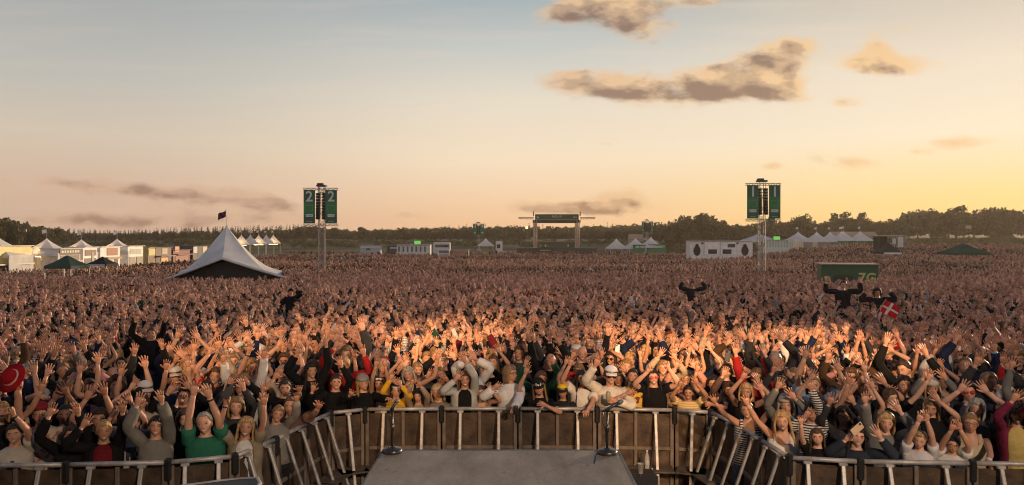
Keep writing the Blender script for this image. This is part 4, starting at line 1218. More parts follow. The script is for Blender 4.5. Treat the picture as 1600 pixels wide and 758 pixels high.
r2 = N(nt, 'ShaderNodeMapRange'); r2.inputs[1].default_value = .66; r2.inputs[2].default_value = .72; r2.inputs[3].default_value = 1; r2.inputs[4].default_value = .30; L.new(vs.outputs['Fac'], r2.inputs[0])
mx = N(nt, 'ShaderNodeMix', data_type='RGBA', blend_type='MULTIPLY'); mx.inputs[0].default_value = 1; L.new(nz.outputs['Fac'], cr.inputs[0]); L.new(cr.outputs[0], mx.inputs[6]); L.new(r2.outputs[0], mx.inputs[7])
L.new(mx.outputs[2], p.inputs['Base Color']); p.inputs['Roughness'].default_value = .55
bn = N(nt, 'ShaderNodeBump'); bn.inputs['Strength'].default_value = .15; bn.inputs['Distance'].default_value = .01; L.new(vs.outputs['Fac'], bn.inputs['Height']); L.new(bn.outputs[0], p.inputs['Normal'])
M['deck'] = m
# runway deck panels 2 x 1 m
for k_ in range(7):
    y1 = -k_ * 1.22; y0 = y1 - 1.214
    m = MB(); m.box((-.095, (y0 + y1) / 2, 1.685), (1.99, y1 - y0, .030), (1, 1, 1), rz=0, bev=.004); m.build('deck_panel', M['deck'], st)
m = MB()
for sx_ in (-1, 1): m.box((-.095 + sx_ * .996, -4.25, 1.672), (.018, 8.5, .06), (.1, .1, .1))
m.box((-.095, .012, 1.672), (2.01, .018, .06), (.1, .1, .1)); m.build('deck_edge', M['steel_dark'], st)
# black cloth skirts hanging in soft folds
m = MB()
def drape(x0, y0, x1, y1, n=60, top=1.645, bot=.045):
    u = np.linspace(0, 1, n); dx, dy = x1 - x0, y1 - y0; l = math.hypot(dx, dy); nx, ny = -dy / l, dx / l
    V = []
    for z, amp in ((top, .006), (1.1, .02), (.5, .03), (bot, .034)):
        w = amp * np.sin(u * l * 21 + z) + amp * .5 * np.sin(u * l * 47)
        V.append(np.stack([x0 + dx * u + nx * w, y0 + dy * u + ny * w, np.full(n, z)], 1))
    V = np.array(V); V2 = V - np.array([nx, ny, 0]) * .012
    m.loft(np.concatenate([V, V2[::-1]]), (.012, .012, .013), (False, False), closed=True)
drape(-1.12, -8.5, -1.12, -.01, 120); drape(.93, -.01, .93, -8.5, 120); drape(-1.12, .035, .93, .035, 50)
m.build('skirt', M['black'], st, True)
# rounded apron corner at the left of the runway, silver edge
ap = empty('stage_apron', (-2.3, 5.0, 0), 0, 'rounded dark stage apron with silver edge at the bottom left', 'stage')
ox, oy = -2.3, 5.0
pts = [(-3.6, 3.0), (-3.5, 4.1), (-3.05, 4.95), (-2.65, 5.40), (-2.40, 5.60), (-2.18, 5.71), (-2.04, 5.765), (-1.92, 5.78), (-1.86, 5.66), (-1.82, 5.3), (-1.80, 3.0)]
pts = np.array(pts) - np.array([ox, oy])
m = MB(); ring = lambda s_, z: np.concatenate([pts * s_, np.full((len(pts), 1), z)], 1)[::-1]
m.loft([ring(1, .05), ring(1, 1.66)], (.02, .02, .021), (False, False)); m.build('apron_side', M['black'], ap)
m = MB(); m.loft([ring(.985, 1.66), ring(.985, 1.692)], (.03, .03, .03)); m.build('apron_top', M['steel_dark'], ap)
m = MB(); pp = np.concatenate([pts, np.full((len(pts), 1), 1.685)], 1); m.tube(pp, .016, 8, (.6, .6, .6)); m.build('silver_edge', M['alu'], ap, True)

def truss_col(m, x, y, z0, z1, w, col, step, rod=.035):
    for sx_ in (-1, 1):
        for sy_ in (-1, 1): m.tube([(x + sx_ * w / 2, y + sy_ * w / 2, z0), (x + sx_ * w / 2, y + sy_ * w / 2, z1)], rod, 5, col)
    z = z0; fl = 1
    while z + step <= z1 + .01:
        for (a, b) in (((-1, -1), (1, -1)), ((1, -1), (1, 1)), ((1, 1), (-1, 1)), ((-1, 1), (-1, -1))):
            A, B = (a, b) if fl > 0 else (b, a)
            m.tube([(x + A[0] * w / 2, y + A[1] * w / 2, z), (x + B[0] * w / 2, y + B[1] * w / 2, z + step)], rod * .6, 4, col)
            m.tube([(x + a[0] * w / 2, y + a[1] * w / 2, z), (x + b[0] * w / 2, y + b[1] * w / 2, z)], rod * .6, 4, col)
        z += step; fl = -fl


# the main stage the photographer stands on: deck, roof, back wall and legs behind the camera
sh = empty('main_stage', (0, -8, 0), 0, 'large black roofed main stage behind the photographer, runway at its front', 'stage')
m = MB(); m.box((0, -1.5, 1.60), (26, 13.4, .12), (.05, .05, .05)); m.build('main_deck', M['steel_dark'], sh)
m = MB(); m.box((0, 0.5, 10.2), (28, 19, .4), (.03, .03, .03)); m.build('roof', M['black'], sh)
m = MB(); m.box((0, -8.2, 5.2), (26, .2, 9.6), (.03, .03, .03)); m.build('back_wall', M['black'], sh)
for sx_ in (-1, 1):
    m = MB(); m.box((sx_ * 12.6, 0, 5.2), (.2, 15, 9.6), (.03, .03, .03)); m.build('side_wall', M['black'], sh)
    for y_ in (-7.5, 9.3):
        m = MB(); truss_col(m, sx_ * 13.3, y_, 0, 10, .8, (.3, .3, .3), 1.0, .05); m.build('truss_leg', M['truss'], sh)

# microphone stands on the runway end
def mic(x, y, lean_, label):
    t = empty('microphone_stand', (x, y, 1.701), 0, label, 'microphone stand')
    m = MB(); m.lathe([(.02, .0), (.082, .0), (.085, .006), (.083, .026), (.07, .034), (.03, .038), (.014, .05), (.001, .05)], seg=28, col=(.02, .02, .021)); m.build('round_base', M['plastic'], t, True)
    m = MB(); m.tube([(0, 0, .04), (0, 0, .36)], .0095, 10, (.015, .015, .015)); m.tube([(0, 0, .18), (0, 0, .24)], .015, 10, (.02, .02, .02)); m.build('pole', M['plastic'], t, True)
    m = MB(); m.tube([(0, 0, .35), (lean_ * .02, -.01, .385), (lean_ * .04, -.01, .39)], .012, 8, (.03, .03, .03)); m.build('mic_clip', M['plastic'], t, True)
    m = MB(); m.tube([(-lean_ * .035, -.005, .355), (lean_ * .10, -.012, .425)], [.011, .014], 10, (.03, .03, .032)); m.tube([(lean_ * .10, -.012, .425), (lean_ * .115, -.013, .433), (lean_ * .145, -.015, .448)], [.018, .022, .012], 10, (.12, .12, .12)); m.build('microphone', M['plastic'], t, True)
    m = MB(); m.tube([(lean_ * -.035, -.005, .355), (lean_ * -.05, -.01, .29), (lean_ * -.02, -.015, .2), (-.012, -.012, .12), (-.03, -.03, .045), (-.10, -.06, .006), (-.14, -.3, .006)], .0042, 6, (.012, .012, .012)); m.build('cable', M['plastic'], t, True)
mic(-1.005, 6.44, .35, 'short black microphone stand on the left corner of the runway')
mic(.795, 6.40, .9, 'short black microphone stand with tilted microphone on the right runway corner')
# things standing in the pit
t = empty('water_bottle', (1.80, 10.22, .42), 0, 'clear plastic water bottle standing on the barrier step', 'bottle')
mg, nt, p = new_mat('clear_plastic'); p.inputs['Base Color'].default_value = (.75, .78, .78, 1); p.inputs['Roughness'].default_value = .15; p.inputs['Transmission Weight'].default_value = .6; p.inputs['IOR'].default_value = 1.3
m = MB(); m.lathe([(.025, 0), (.032, .01), (.032, .15), (.026, .18), (.013, .215), (.013, .23)], seg=18); m.build('bottle_body', mg, t, True)
m = MB(); m.lathe([(.0145, .2305), (.0145, .252), (.001, .254)], seg=14, col=(.5, .5, .5)); m.build('bottle_cap', M['plastic'], t, True)
m = MB(); m.lathe([(.0325, .06), (.0335, .062), (.0335, .12), (.0325, .122)], seg=18, col=(.45, .42, .38)); m.build('bottle_label', M['plastic'], t, True)
t = empty('flight_case', (1.62, 9.60, .04), R(4), 'low black flight case with metal edges in the pit right of the runway', 'case')
m = MB(); m.box((0, 0, .26), (.36, .34, .52), (.015, .015, .016), bev=.012); m.build('case_body', M['plastic'], t)
m = MB()
for sx_ in (-1, 1):
    for sy_ in (-1, 1): m.box((sx_ * .176, sy_ * .166, .26), (.024, .024, .535), (.3, .3, .3), bev=.004)
m.build('case_edges', M['alu'], t)
t = empty('steel_cup', (1.60, 9.56, .562), 0, 'shiny metal cup standing on the black flight case', 'cup')
m = MB(); m.lathe([(.030, 0), (.034, .003), (.042, .125), (.044, .128), (.040, .126), (.032, .02), (.001, .015)], seg=18, col=(.6, .58, .55)); m.build('cup_body', M['alu'], t, True)

# ------------------------------------------------------------------ towers
def truss_bar(m, p0, p1, w, col, step, rod=.03):
    p0 = np.array(p0, float); p1 = np.array(p1, float); n = max(2, int(np.linalg.norm(p1 - p0) / step))
    for a in (-1, 1):
        for b in (-1, 1): m.tube([p0 + [0, a * w / 2, b * w / 2], p1 + [0, a * w / 2, b * w / 2]], rod, 4, col)
    for q in range(n):
        a = p0 + (p1 - p0) * q / n; b = p0 + (p1 - p0) * (q + 1) / n; s_ = 1 if q % 2 else -1
        for k_ in (-1, 1): m.tube([a + [0, k_ * w / 2, -s_ * w / 2], b + [0, k_ * w / 2, s_ * w / 2]], rod * .6, 4, col)


def banner(t, x, z0, z1, w, num, seed):
    hgt = z1 - z0
    m = MB(); n = 10
    V = []
    for k_ in range(n + 1):
        z = z1 - hgt * k_ / n
        for x_ in np.linspace(-w / 2, w / 2, 5): V.append((x + x_, -.75 + .03 * math.sin(k_ * 1.1 + seed) * math.sin((x_ / w + .5) * 3.14), z))
    V = np.array(V); back = V + np.array([0, .012, 0])
    Qs = [(a * 5 + b, a * 5 + b + 1, a * 5 + b + 6, a * 5 + b + 5) for a in range(n) for b in range(4)]
    g1, g2 = np.array([.022, .11, .07]), np.array([.03, .20, .075])
    zf = (V[:, 2] - z0) / hgt
    cc = np.where((np.abs(zf - .45) < .24)[:, None], g2, g1)
    m.add(V, Qs, None, cc); m.add(back, [q[::-1] for q in Qs], None, cc)
    o = m.build('banner', M['banner'], t, True)
    yb = -.80
    text_mesh(num, 'number', hgt * .44, M['banner'], (.52, .66, .60), o, (x, yb, z1 - hgt * .20), extrude=.008, bold=.03)
    m = MB(); s_ = w * .30; zc = z0 + hgt * .46
    for a, b, ww, hh in ((0, s_, 2 * s_, .05), (0, -s_, 2 * s_, .05), (-s_, 0, .05, 2 * s_ - .06), (s_, 0, .05, 2 * s_ - .06)): m.box((x + a, yb, zc + b * .8), (ww, .012, hh * (.8 if hh > .1 else 1)), (.06, .36, .12))
    m.build('square_mark', M['banner'], o)
    m = MB(); m.box((x, yb, z0 + hgt * .235), (w * .60, .012, hgt * .085), (.62, .70, .64)); lb = m.build('name_plate', M['banner'], o)
    m = MB()
    for a in range(5): m.box((x - w * .2 + a * w * .1, yb - .012, z0 + hgt * .235), (w * .05, .006, hgt * .04), (.10, .25, .17))
    for a in range(4): m.box((x - w * .2 + a * w * .133, yb, z0 + hgt * .06), (w * .10, .010, hgt * .022), (.30, .42, .36))
    for a in range(5): m.box((x - w * .2 + a * w * .1, yb, z0 + hgt * .115), (w * .07, .010, hgt * .012), (.06, .20, .13))
    m.build('small_print', M['banner'], o)


def tower(x, y, num, label, scale=1.0, top=9.9, speakers='both', group='sound delay towers'):
    gz = float(ground(x, y))
    t = empty('delay_tower', (x, y, gz), 0, label, 'delay tower', group)
    s_ = scale; H = top - gz
    c = (.55, .52, .48)
    m = MB(); truss_col(m, 0, 0, .3, H, .66 * s_, c, .62 * s_, .045 * s_); m.build('truss_mast', M['truss'], t)
    m = MB(); m.box((0, 0, .15), (2.4, 2.4, .3), (.25, .25, .25)); m.box((0, 0, .9), (1.5, 1.5, 1.2), (.2, .22, .26), bev=.05); m.build('ballast_base', M['paint'], t)
    bt = H - .35 * s_; bb = bt - 3.95 * s_; bw = 1.34 * s_
    m = MB(); truss_bar(m, (-2.05 * s_, -.55 * s_, bt + .10), (2.05 * s_, -.55 * s_, bt + .10), .22 * s_, c, .3 * s_); m.build('top_bar', M['truss'], t)
    m = MB(); truss_bar(m, (-2.05 * s_, -.55 * s_, bb - .12), (2.05 * s_, -.55 * s_, bb - .12), .22 * s_, c, .3 * s_); m.build('bottom_bar', M['truss'], t)
    if num:
        for k_ in (-1, 1): banner(t, k_ * 1.27 * s_, bb + .06, bt - .06, bw, num, k_)
    m = MB()
    for k_ in (-1, 1):
        for q in range(9):
            z = bt - .5 * s_ - q * .34 * s_
            if speakers == 'both': m.box((k_ * .36 * s_, -.20 * s_ - .02 * q, z), (.42 * s_, .6, .30 * s_), (.012, .012, .013), rx=R(2 * q), bev=.02)
            else: m.box((k_ * .62 * s_, -.62 * s_ - .02 * q, z), (1.22 * s_, .6, .31 * s_), (.012, .012, .013), bev=.02)
    m.build('speaker_array', M['black'], t)
    m = MB(); m.box((0, 0, H + .16 * s_), (1.1 * s_, .9 * s_, .20 * s_), (.05, .05, .05)); m.box((-.15, 0, H + .36 * s_), (.7 * s_, .6 * s_, .22 * s_), (.03, .03, .03), bev=.04); m.build('hoist_head', M['steel_dark'], t)
    return t


tower(*tower_xy[0], '2', 'tall truss tower with green banners numbered 2 rising left of centre', 1.0, 9.45)
tower(*tower_xy[1], '1', 'tall truss tower with green banners numbered 1 rising on the right', 1.0, 10.0)
x, y, _ = at(748, 0, 270); tower(x, y, '4', 'distant slim tower with small green banners numbered 4', 1.02, 8.7)
x, y, _ = at(1011, 0, 270); tower(x, y, '3', 'distant tower with wide black speaker wall and green edges', 1.02, 9.6, 'wall')

# ------------------------------------------------------------------ tents
def pagoda(x, y, w, peak, eave, label, group, rz=0.0, flag=True, lit=False, sides=True, col=(.80, .78, .75), trim=None):
    gz = float(ground(x, y))
    t = empty('pagoda_tent', (x, y, gz), rz, label, 'tent', group)
    m = MB(); n = 24
    rings = []
    base = []
    a = np.linspace(0, 2 * math.pi, n, endpoint=False) + math.pi / 4
    sq = 1 / np.maximum(np.abs(np.cos(a)), np.abs(np.sin(a)))
    H = peak - gz; E = eave - gz
    for u in (0, .12, .3, .5, .7, .88, .97, 1):
        rr = w / 2 * (1 - u) ** 1.35 + .03
        shape = sq * (1 - .04 * (u == 0)) if u < .97 else np.ones(n)
        rings.append(np.stack([np.cos(a) * rr * shape, np.sin(a) * rr * shape, np.full(n, E + (H - E) * u)], 1))
    m.loft(rings, col, (False, True)); m.build('roof', M['canvas'], t, False)
    m = MB(); h = w / 2
    for sx_, sy_, l, rot in ((0, -1, w, 0), (0, 1, w, 0), (-1, 0, w, 1), (1, 0, w, 1)):
        m.box((sx_ * h, sy_ * h, E - .16), (.03 if rot else l, l if rot else .03, .34), col if trim is None else trim)
    m.build('valance', M['canvas'], t)
    for sx_ in (-1, 1):
        for sy_ in (-1, 1):
            m = MB(); m.box((sx_ * (h - .05), sy_ * (h - .05), E / 2), (.08, .08, E), (.5, .5, .5)); m.build('pole', M['paint'], t)
    if sides:
        m = MB()
        for sx_, sy_, rot in ((0, 1, 0), (-1, 0, 1), (1, 0, 1)): m.box((sx_ * (h - .02), sy_ * (h - .02), E / 2 - .1), (.02 if rot else w - .2, w - .2 if rot else .02, E - .4), np.array(col) * .95)
        m.build('side_wall', M['canvas'], t)
    if flag:
        m = MB(); m.tube([(0, 0, H - .1), (0, 0, H + 1.25)], .03, 5, (.3, .28, .25)); fp = m.build('flag_pole', M['paint'], t)
        m = MB(); V = []
        for i_ in range(7):
            for j_ in range(4): V.append((-.0 - i_ * .10, .06 * math.sin(i_ * 1.2 + j_ * .3), H + 1.2 - j_ * .16 - i_ * .03))
        V = np.array(V); Qs = [(a_ * 4 + b_, a_ * 4 + b_ + 1, a_ * 4 + b_ + 5, a_ * 4 + b_ + 4) for a_ in range(6) for b_ in range(3)]
        m.add(V, Qs, None, (.7, .68, .64)); m.add(V + np.array([0, .012, 0]), [q[::-1] for q in Qs], None, (.7, .68, .64)); m.build('flag', M['cloth'], fp, True)
    if lit:
        lm = MB(); lm.box((0, 0, E - .45), (w * .6, .12, .08), (1, .8, .5)); lm.build('lamp', M['lamp'], t)
        li = bpy.data.lights.new('stall_light', 'POINT'); li.energy = 260; li.color = (1, .62, .25); li.shadow_soft_size = .3
        lo = bpy.data.objects.new('stall_light', li); COL.objects.link(lo); lo.location = (x, y - h * .5, gz + E - .6)
    return t


ml, nt, p = new_mat('warm_lamp'); p.inputs['Emission Color'].default_value = (1, .62, .25, 1); p.inputs['Emission Strength'].default_value = 8; M['lamp'] = ml
ms_, nt, p = new_mat('green_screen'); p.inputs['Emission Color'].default_value = (.25, .75, .12, 1); p.inputs['Emission Strength'].default_value = .9; p.inputs['Base Color'].default_value = (.1, .4, .1, 1); p.inputs['Emission Strength'].default_value = .55; M['screen'] = ms_

# big tent at the left: sail roof, open front, hall darkened by black sheets inside
def big_tent():
    D = 60.0
    P0 = lambda px, py, d: np.array(at(px, py, d))
    cx, cy, _ = at(348, 0, 63); gz = float(ground(cx, cy))
    t = empty('stretch_tent', (cx, cy, gz), 0, 'large grey white peaked tent with a dark open gable front on the left', 'tent')
    o0 = np.array([cx, cy, gz])
    LF = P0(243, 442, 58) - o0; AP = P0(347, 404, 58.5) - o0; RF = P0(446, 434, 58) - o0
    PK = P0(354, 353, 63.5) - o0
    LB = P0(282, 420, 69) - o0; RB = P0(440, 415, 69) - o0
    LB[2] = 2.3; RB[2] = 2.3
    def curve(a, b, sag, n=14):
        u = np.linspace(0, 1, n)[:, None]; p_ = a + (b - a) * u
        s_ = np.zeros((n, 3)); s_[:, 2] = -sag * np.sin(u[:, 0] * math.pi) * (1 - .3 * u[:, 0])
        return p_ + s_
    m = MB()
    n = 14
    edges = [curve(LB, PK, .9), curve(LF, PK, 1.0), curve(AP, PK, .35), curve(RF, PK, 1.0), curve(RB, PK, .9)]
    def patch(A, B, sag):
        k_ = 9; rings = []
        for q in range(k_):
            v = q / (k_ - 1)
            pq = A * (1 - v) + B * v
            w_ = np.linspace(1, 0, n)
            pq = pq.copy(); pq[:, 2] -= sag * math.sin(v * math.pi) * w_
            rings.append(pq)
        Vv = np.array(rings).reshape(-1, 3)
        Qs = [(a * n + b, a * n + b + 1, (a + 1) * n + b + 1, (a + 1) * n + b) for a in range(k_ - 1) for b in range(n - 1)]
        c = (.80, .79, .76)
        m.add(Vv, Qs, None, c); m.add(Vv - np.array([0, 0, .03]), [q[::-1] for q in Qs], None, c)
    for a, b, s_ in ((0, 1, .25), (1, 2, .10), (2, 3, .10), (3, 4, .25), (4, 0, .3)): patch(edges[a], edges[b], s_)
    m.build('roof', M['canvas'], t, True)
    V, Q, T, C = m.arrays(); m = MB(); V = V * np.array([.995, 1, 1]) - np.array([0, 0, .10]); V[:, 1] += .06; m.add(V, Q, None, (.012, .012, .012)); m.build('shade_liner', M['black'], t, True)  # added black copy under the roof keeps the hall dark
    m = MB(); m.tube([LF, LF * .5 + AP * .5 - [0, 0, .02], AP], .09, 8, (.5, .5, .48)); m.tube([AP, RF * .5 + AP * .5 - [0, 0, .02], RF], .09, 8, (.5, .5, .48)); m.build('front_beam', M['paint'], t)
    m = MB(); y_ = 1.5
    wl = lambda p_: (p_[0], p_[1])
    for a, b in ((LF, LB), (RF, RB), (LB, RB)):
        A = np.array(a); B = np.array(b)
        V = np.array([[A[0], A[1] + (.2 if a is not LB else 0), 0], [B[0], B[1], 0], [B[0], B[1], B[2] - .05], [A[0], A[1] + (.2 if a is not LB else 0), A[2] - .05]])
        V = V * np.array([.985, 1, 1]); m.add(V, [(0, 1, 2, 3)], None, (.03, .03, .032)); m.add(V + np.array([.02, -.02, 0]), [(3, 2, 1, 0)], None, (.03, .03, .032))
    m.build('inner_wall', M['black'], t)  # walls coloured black for the shade of the hall
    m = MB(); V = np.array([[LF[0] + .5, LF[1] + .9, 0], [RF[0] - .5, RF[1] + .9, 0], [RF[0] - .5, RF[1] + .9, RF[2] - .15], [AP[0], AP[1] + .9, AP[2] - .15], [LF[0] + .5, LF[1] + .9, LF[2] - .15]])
    m.add(np.concatenate([V, V + [0, .03, 0]]), [(0, 1, 2, 4), (5, 6, 7, 9)], [(2, 3, 4), (7, 8, 9)], (.012, .012, .012)); m.build('shade_sheet', M['black'], t)  # added black sheet stands in for the shade inside
    m = MB(); m.box((PK[0], PK[1], PK[2] / 2), (.12, .12, PK[2]), (.25, .25, .25)); m.build('king_pole', M['paint'], t)
    m = MB(); m.tube([PK - [0, 0, .1], PK + [-.05, 0, 1.35]], .025, 6, (.5, .48, .45)); fp = m.build('flag_pole', M['paint'], t)
    m = MB(); V = []
    for i_ in range(9):
        for j_ in range(5): V.append(PK + np.array([-.05 - i_ * .085, .08 * math.sin(i_ * .9 + j_ * .4), 1.33 - j_ * .13 - i_ * .05 - .05 * math.sin(i_ * .7)]))
    V = np.array(V); Qs = [(a_ * 5 + b_, a_ * 5 + b_ + 1, a_ * 5 + b_ + 6, a_ * 5 + b_ + 5) for a_ in range(8) for b_ in range(4)]
    cc = np.array([[.02, .02, .05] if (i_ + j_) % 4 else [.25, .04, .05] for i_ in range(9) for j_ in range(5)])
    m.add(V, Qs, None, cc); m.add(V + np.array([0, .015, 0]), [q[::-1] for q in Qs], None, cc); m.build('flag', M['cloth'], fp, True)
    m = MB(); m.box((0, 1.2, .6), (7.2, .7, .9), (.10, .11, .115), bev=.03); m.build('counter', M['paint'], t)
big_tent()

gl = 'pagoda tents among the food stalls at left'
for px, py, w in ((-8, 366, 6.0), (73, 372, 4.8), (127, 374, 4.8), (183, 373, 4.8)):
    dd = -62.6 * F / (px - 800); x, y, z = at(px, py, dd); k_ = {-8: 'half cut by the left edge', 73: 'leftmost whole one, by the black lettered sign', 127: 'middle one, behind the dark green canopy', 183: 'rightmost, beside the white front stall'}[px]
    pagoda(x, y, w, z, 1.45, 'white pagoda tent of the food stalls, ' + k_, gl, R(8), px > 0, lit=True, sides=True)
gm = 'row of small white pagoda tents behind the big tent'
for q, px in enumerate((377, 391, 404, 416, 427)):
    x, y, z = at(px, 366.5, 215 + q * 9)
    pagoda(x, y, 4.6, z, 1.9, 'small white flagged pagoda tent beyond the big tent, one of a receding row', gm, R(20), True, lit=(q % 2 == 0), sides=False)
for px, py, dd, w, lab in ((963, 372.5, 205, 4.6, 'white pagoda tent over a grey slumped awning right of the far stage'), (993, 372, 200, 5.2, 'middle white pagoda tent left of the green bar front'), (1017, 370, 198, 4.8, 'white pagoda tent behind green bar signs near the dark tower')):
    x, y, z = at(px, py, dd); pagoda(x, y, w, z, z - 2.5, lab, 'white pagoda tents right of the far stage', R(10), False, sides=False)
gr = 'row of white pagoda tents at the right'
for px, w, lab in ((1247, 5.6, 'white pagoda tent with long swept left eave, first of the right row'), (1276, 4.8, 'white pagoda tent second from left in the right row'), (1297, 4.4, 'white pagoda tent third from left in the right row'),
                   (1318, 5.0, 'white pagoda tent fourth in the right row, at the green trim'), (1330, 4.6, 'white pagoda tent behind its two neighbours over green trim'), (1344, 5.2, 'last white pagoda tent at the right end of the row')):
    x, y, z = at(px, 362 if px < 1300 else 361, 200); pagoda(x, y + (6 if px == 1330 else 0), w, z, 2.75, lab, gr, R(5), True, sides=px < 1300, trim=(.06, .22, .10) if px > 1300 else None)
x, y, z = at(759, 372, 235); pagoda(x, y, 4.6, z, 1.35, 'lone white pagoda tent beside the slim far tower', None, R(8), False, sides=False)
x, y, z = at(1186, 364, 172); pagoda(x, y, 7.0, z, 2.9, 'wide white tent peak behind the right tower', None, R(0), False, sides=False)


def canopy(px, py, D, w, peak_y, col, label, sign=None):
    x, y, z = at(px, py, D); gz = float(ground(x, y)); pk = at(px, peak_y, D)[2] - gz; E = z - gz
    t = empty('pop_up_canopy', (x, y, gz), R(rng.uniform(-10, 10)), label, 'canopy')
    m = MB(); h = w / 2
    ring = lambda r_, z_: np.array([(r_, -r_, z_), (r_, r_, z_), (-r_, r_, z_), (-r_, -r_, z_)], float)
    m.loft([ring(h * .985, E - .26), ring(h, E), ring(h * .55, E + (pk - E) * .38), ring(h * .25, E + (pk - E) * .74), ring(.03, pk)], col, (False, True)); m.build('canopy_roof', M['canvas'], t)
    for sx_ in (-1, 1):
        for sy_ in (-1, 1):
            m = MB(); m.box((sx_ * (h - .06), sy_ * (h - .06), (E - .02) / 2), (.05, .05, E - .02), (.45, .45, .45)); m.build('pole', M['alu'], t)
    if sign:
        m = MB(); m.box((0, -h - .03, E - .16), (w * .86, .03, .26), sign); m.build('sign_strip', M['paint'], t)
    return t


canopy(105, 415, 72, 2.7, 399, (.05, .095, .068), 'dark green pop-up canopy in the crowd left, before the food stalls')
canopy(160, 412, 86, 2.3, 401, (.02, .018, .02), 'small black canopy with a pale strip right of the green canopy', (.35, .34, .36))
canopy(1505, 395, 100, 4.4, 380, (.05, .11, .07), 'dark green canopy in the crowd at far right')
canopy(1387, 394, 120, 3.2, 379, (.06, .052, .05), 'dark canopy with a white sign strip behind the green container', (.6, .6, .6))


# ------------------------------------------------------------------ stalls, trucks, booths
def side_stall(px0, px1, py0, py1, dep, body, label, **kw):
    """stand of the left row: its front looks across the field (towards +X) at X = -60"""
    d0, d1 = -60 * F / (px0 - 800), -60 * F / (px1 - 800); dm = (d0 + d1) / 2
    return stall(0, 0, py0, py1, dm, dep, body, label, side=(d0, d1), **kw)


def stall(px0, px1, py0, py1, D, dep, body, label, name='food_stall', cat='stall', parts=(), rz=0.0, group=None, side=None):
    """box-like stand with roof slab; parts are tuples (name, x0,x1,z0,z1 fractions, colour, material, proud)"""
    x0, y, z1 = at(px0, py0, D); x1, _, z0 = at(px1, py1, D); x = (x0 + x1) / 2; w = x1 - x0
    if side: x = -60.0; w = side[1] - side[0] - .15; rz = R(90)
    gz = float(ground(x, y)); H = z1 - gz
    t = empty(name, (x, y, gz), rz, label, cat, group)
    m = MB(); m.box((0, dep / 2, H / 2), (w, dep, H), body, bev=.04); m.build('body', M['paint'], t)
    m = MB(); m.box((0, dep / 2 - .1, H + .05), (w + .2, dep + .4, .09), np.array(body) * .9); m.build('roof', M['paint'], t)
    vis = z1 - z0
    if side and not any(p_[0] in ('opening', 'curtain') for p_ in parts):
        parts = tuple(parts) + (('opening', .06, .94, -.3, .27, (.05, .035, .025), 'paint', .02),)  # every opening is a solid panel, inner shade put into its colour
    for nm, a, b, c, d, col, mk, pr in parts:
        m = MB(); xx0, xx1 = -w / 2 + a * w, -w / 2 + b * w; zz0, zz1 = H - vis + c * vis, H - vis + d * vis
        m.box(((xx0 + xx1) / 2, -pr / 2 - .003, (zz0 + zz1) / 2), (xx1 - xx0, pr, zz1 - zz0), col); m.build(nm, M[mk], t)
    return t


cream = (.60, .52, .36); whit = (.78, .74, .68)
side_stall(-14, 50, 385, 425, 3, (.66, .60, .44), 'cream coloured stall with yellow awning signs and windows coloured as lit at far left', parts=(('sign', .05, .98, .72, .98, (.62, .50, .16), 'paint', .06), ('window', .08, .45, .36, .66, (.62, .50, .16), 'paint', .05), ('window', .52, .95, .36, .66, (.62, .50, .16), 'paint', .05), ('counter', .02, .98, .28, .33, (.5, .46, .4), 'paint', .5), ('opening', .05, .95, .0, .27, (.06, .05, .045), 'paint', .02)))  # lamp glow of the windows is put into their yellow paint
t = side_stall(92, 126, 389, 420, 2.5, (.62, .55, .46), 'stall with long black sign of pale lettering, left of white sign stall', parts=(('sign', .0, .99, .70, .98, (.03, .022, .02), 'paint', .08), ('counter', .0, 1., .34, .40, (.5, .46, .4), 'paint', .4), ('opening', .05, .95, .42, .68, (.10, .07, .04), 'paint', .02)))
m = MB(); w_ = 5.6
for q in range(7): m.box((-w_ * .34 + q * w_ * .11, -.10, at(0, 393.2, 103.8)[2] + 2.0), (w_ * (.07 if q % 6 else .09), .02, .34 if q % 2 else .28), (.55, .5, .4))
m.build('sign_lettering', M['paint'], t)
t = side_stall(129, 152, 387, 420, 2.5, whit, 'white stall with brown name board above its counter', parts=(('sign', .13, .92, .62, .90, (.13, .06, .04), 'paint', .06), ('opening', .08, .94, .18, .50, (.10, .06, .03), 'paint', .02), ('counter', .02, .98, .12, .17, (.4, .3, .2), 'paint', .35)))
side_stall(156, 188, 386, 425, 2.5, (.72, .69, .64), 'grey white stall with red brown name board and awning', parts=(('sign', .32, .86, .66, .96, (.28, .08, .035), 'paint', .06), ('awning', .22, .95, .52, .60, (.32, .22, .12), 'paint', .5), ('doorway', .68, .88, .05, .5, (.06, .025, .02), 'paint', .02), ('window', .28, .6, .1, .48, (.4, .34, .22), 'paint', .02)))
side_stall(199, 224, 385, 425, 2.5, (.80, .74, .66), 'white draped stall with pale oval sign beside brown stall', parts=(('sign', .14, .86, .70, .90, (.40, .37, .33), 'paint', .04), ('curtain', .06, .46, .0, .6, (.66, .60, .5), 'canvas', .10), ('curtain', .54, .94, .0, .6, (.66, .60, .5), 'canvas', .10)))
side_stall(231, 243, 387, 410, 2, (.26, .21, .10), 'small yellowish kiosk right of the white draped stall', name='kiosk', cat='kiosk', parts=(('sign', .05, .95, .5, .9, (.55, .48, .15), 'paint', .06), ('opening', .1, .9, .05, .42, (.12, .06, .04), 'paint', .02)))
side_stall(243, 268, 387, 410, 2.4, (.10, .05, .03), 'brown timber kiosk with orange counter coloured as if glowing', name='kiosk', cat='kiosk', parts=(('panel', .38, .72, .55, .95, (.42, .32, .25), 'paint', .06), ('awning', .02, .98, .40, .47, (.22, .15, .1), 'paint', .9), ('counter', .3, .72, .04, .32, (.7, .38, .18), 'paint', .12)))  # glow of the counter is put into its orange paint
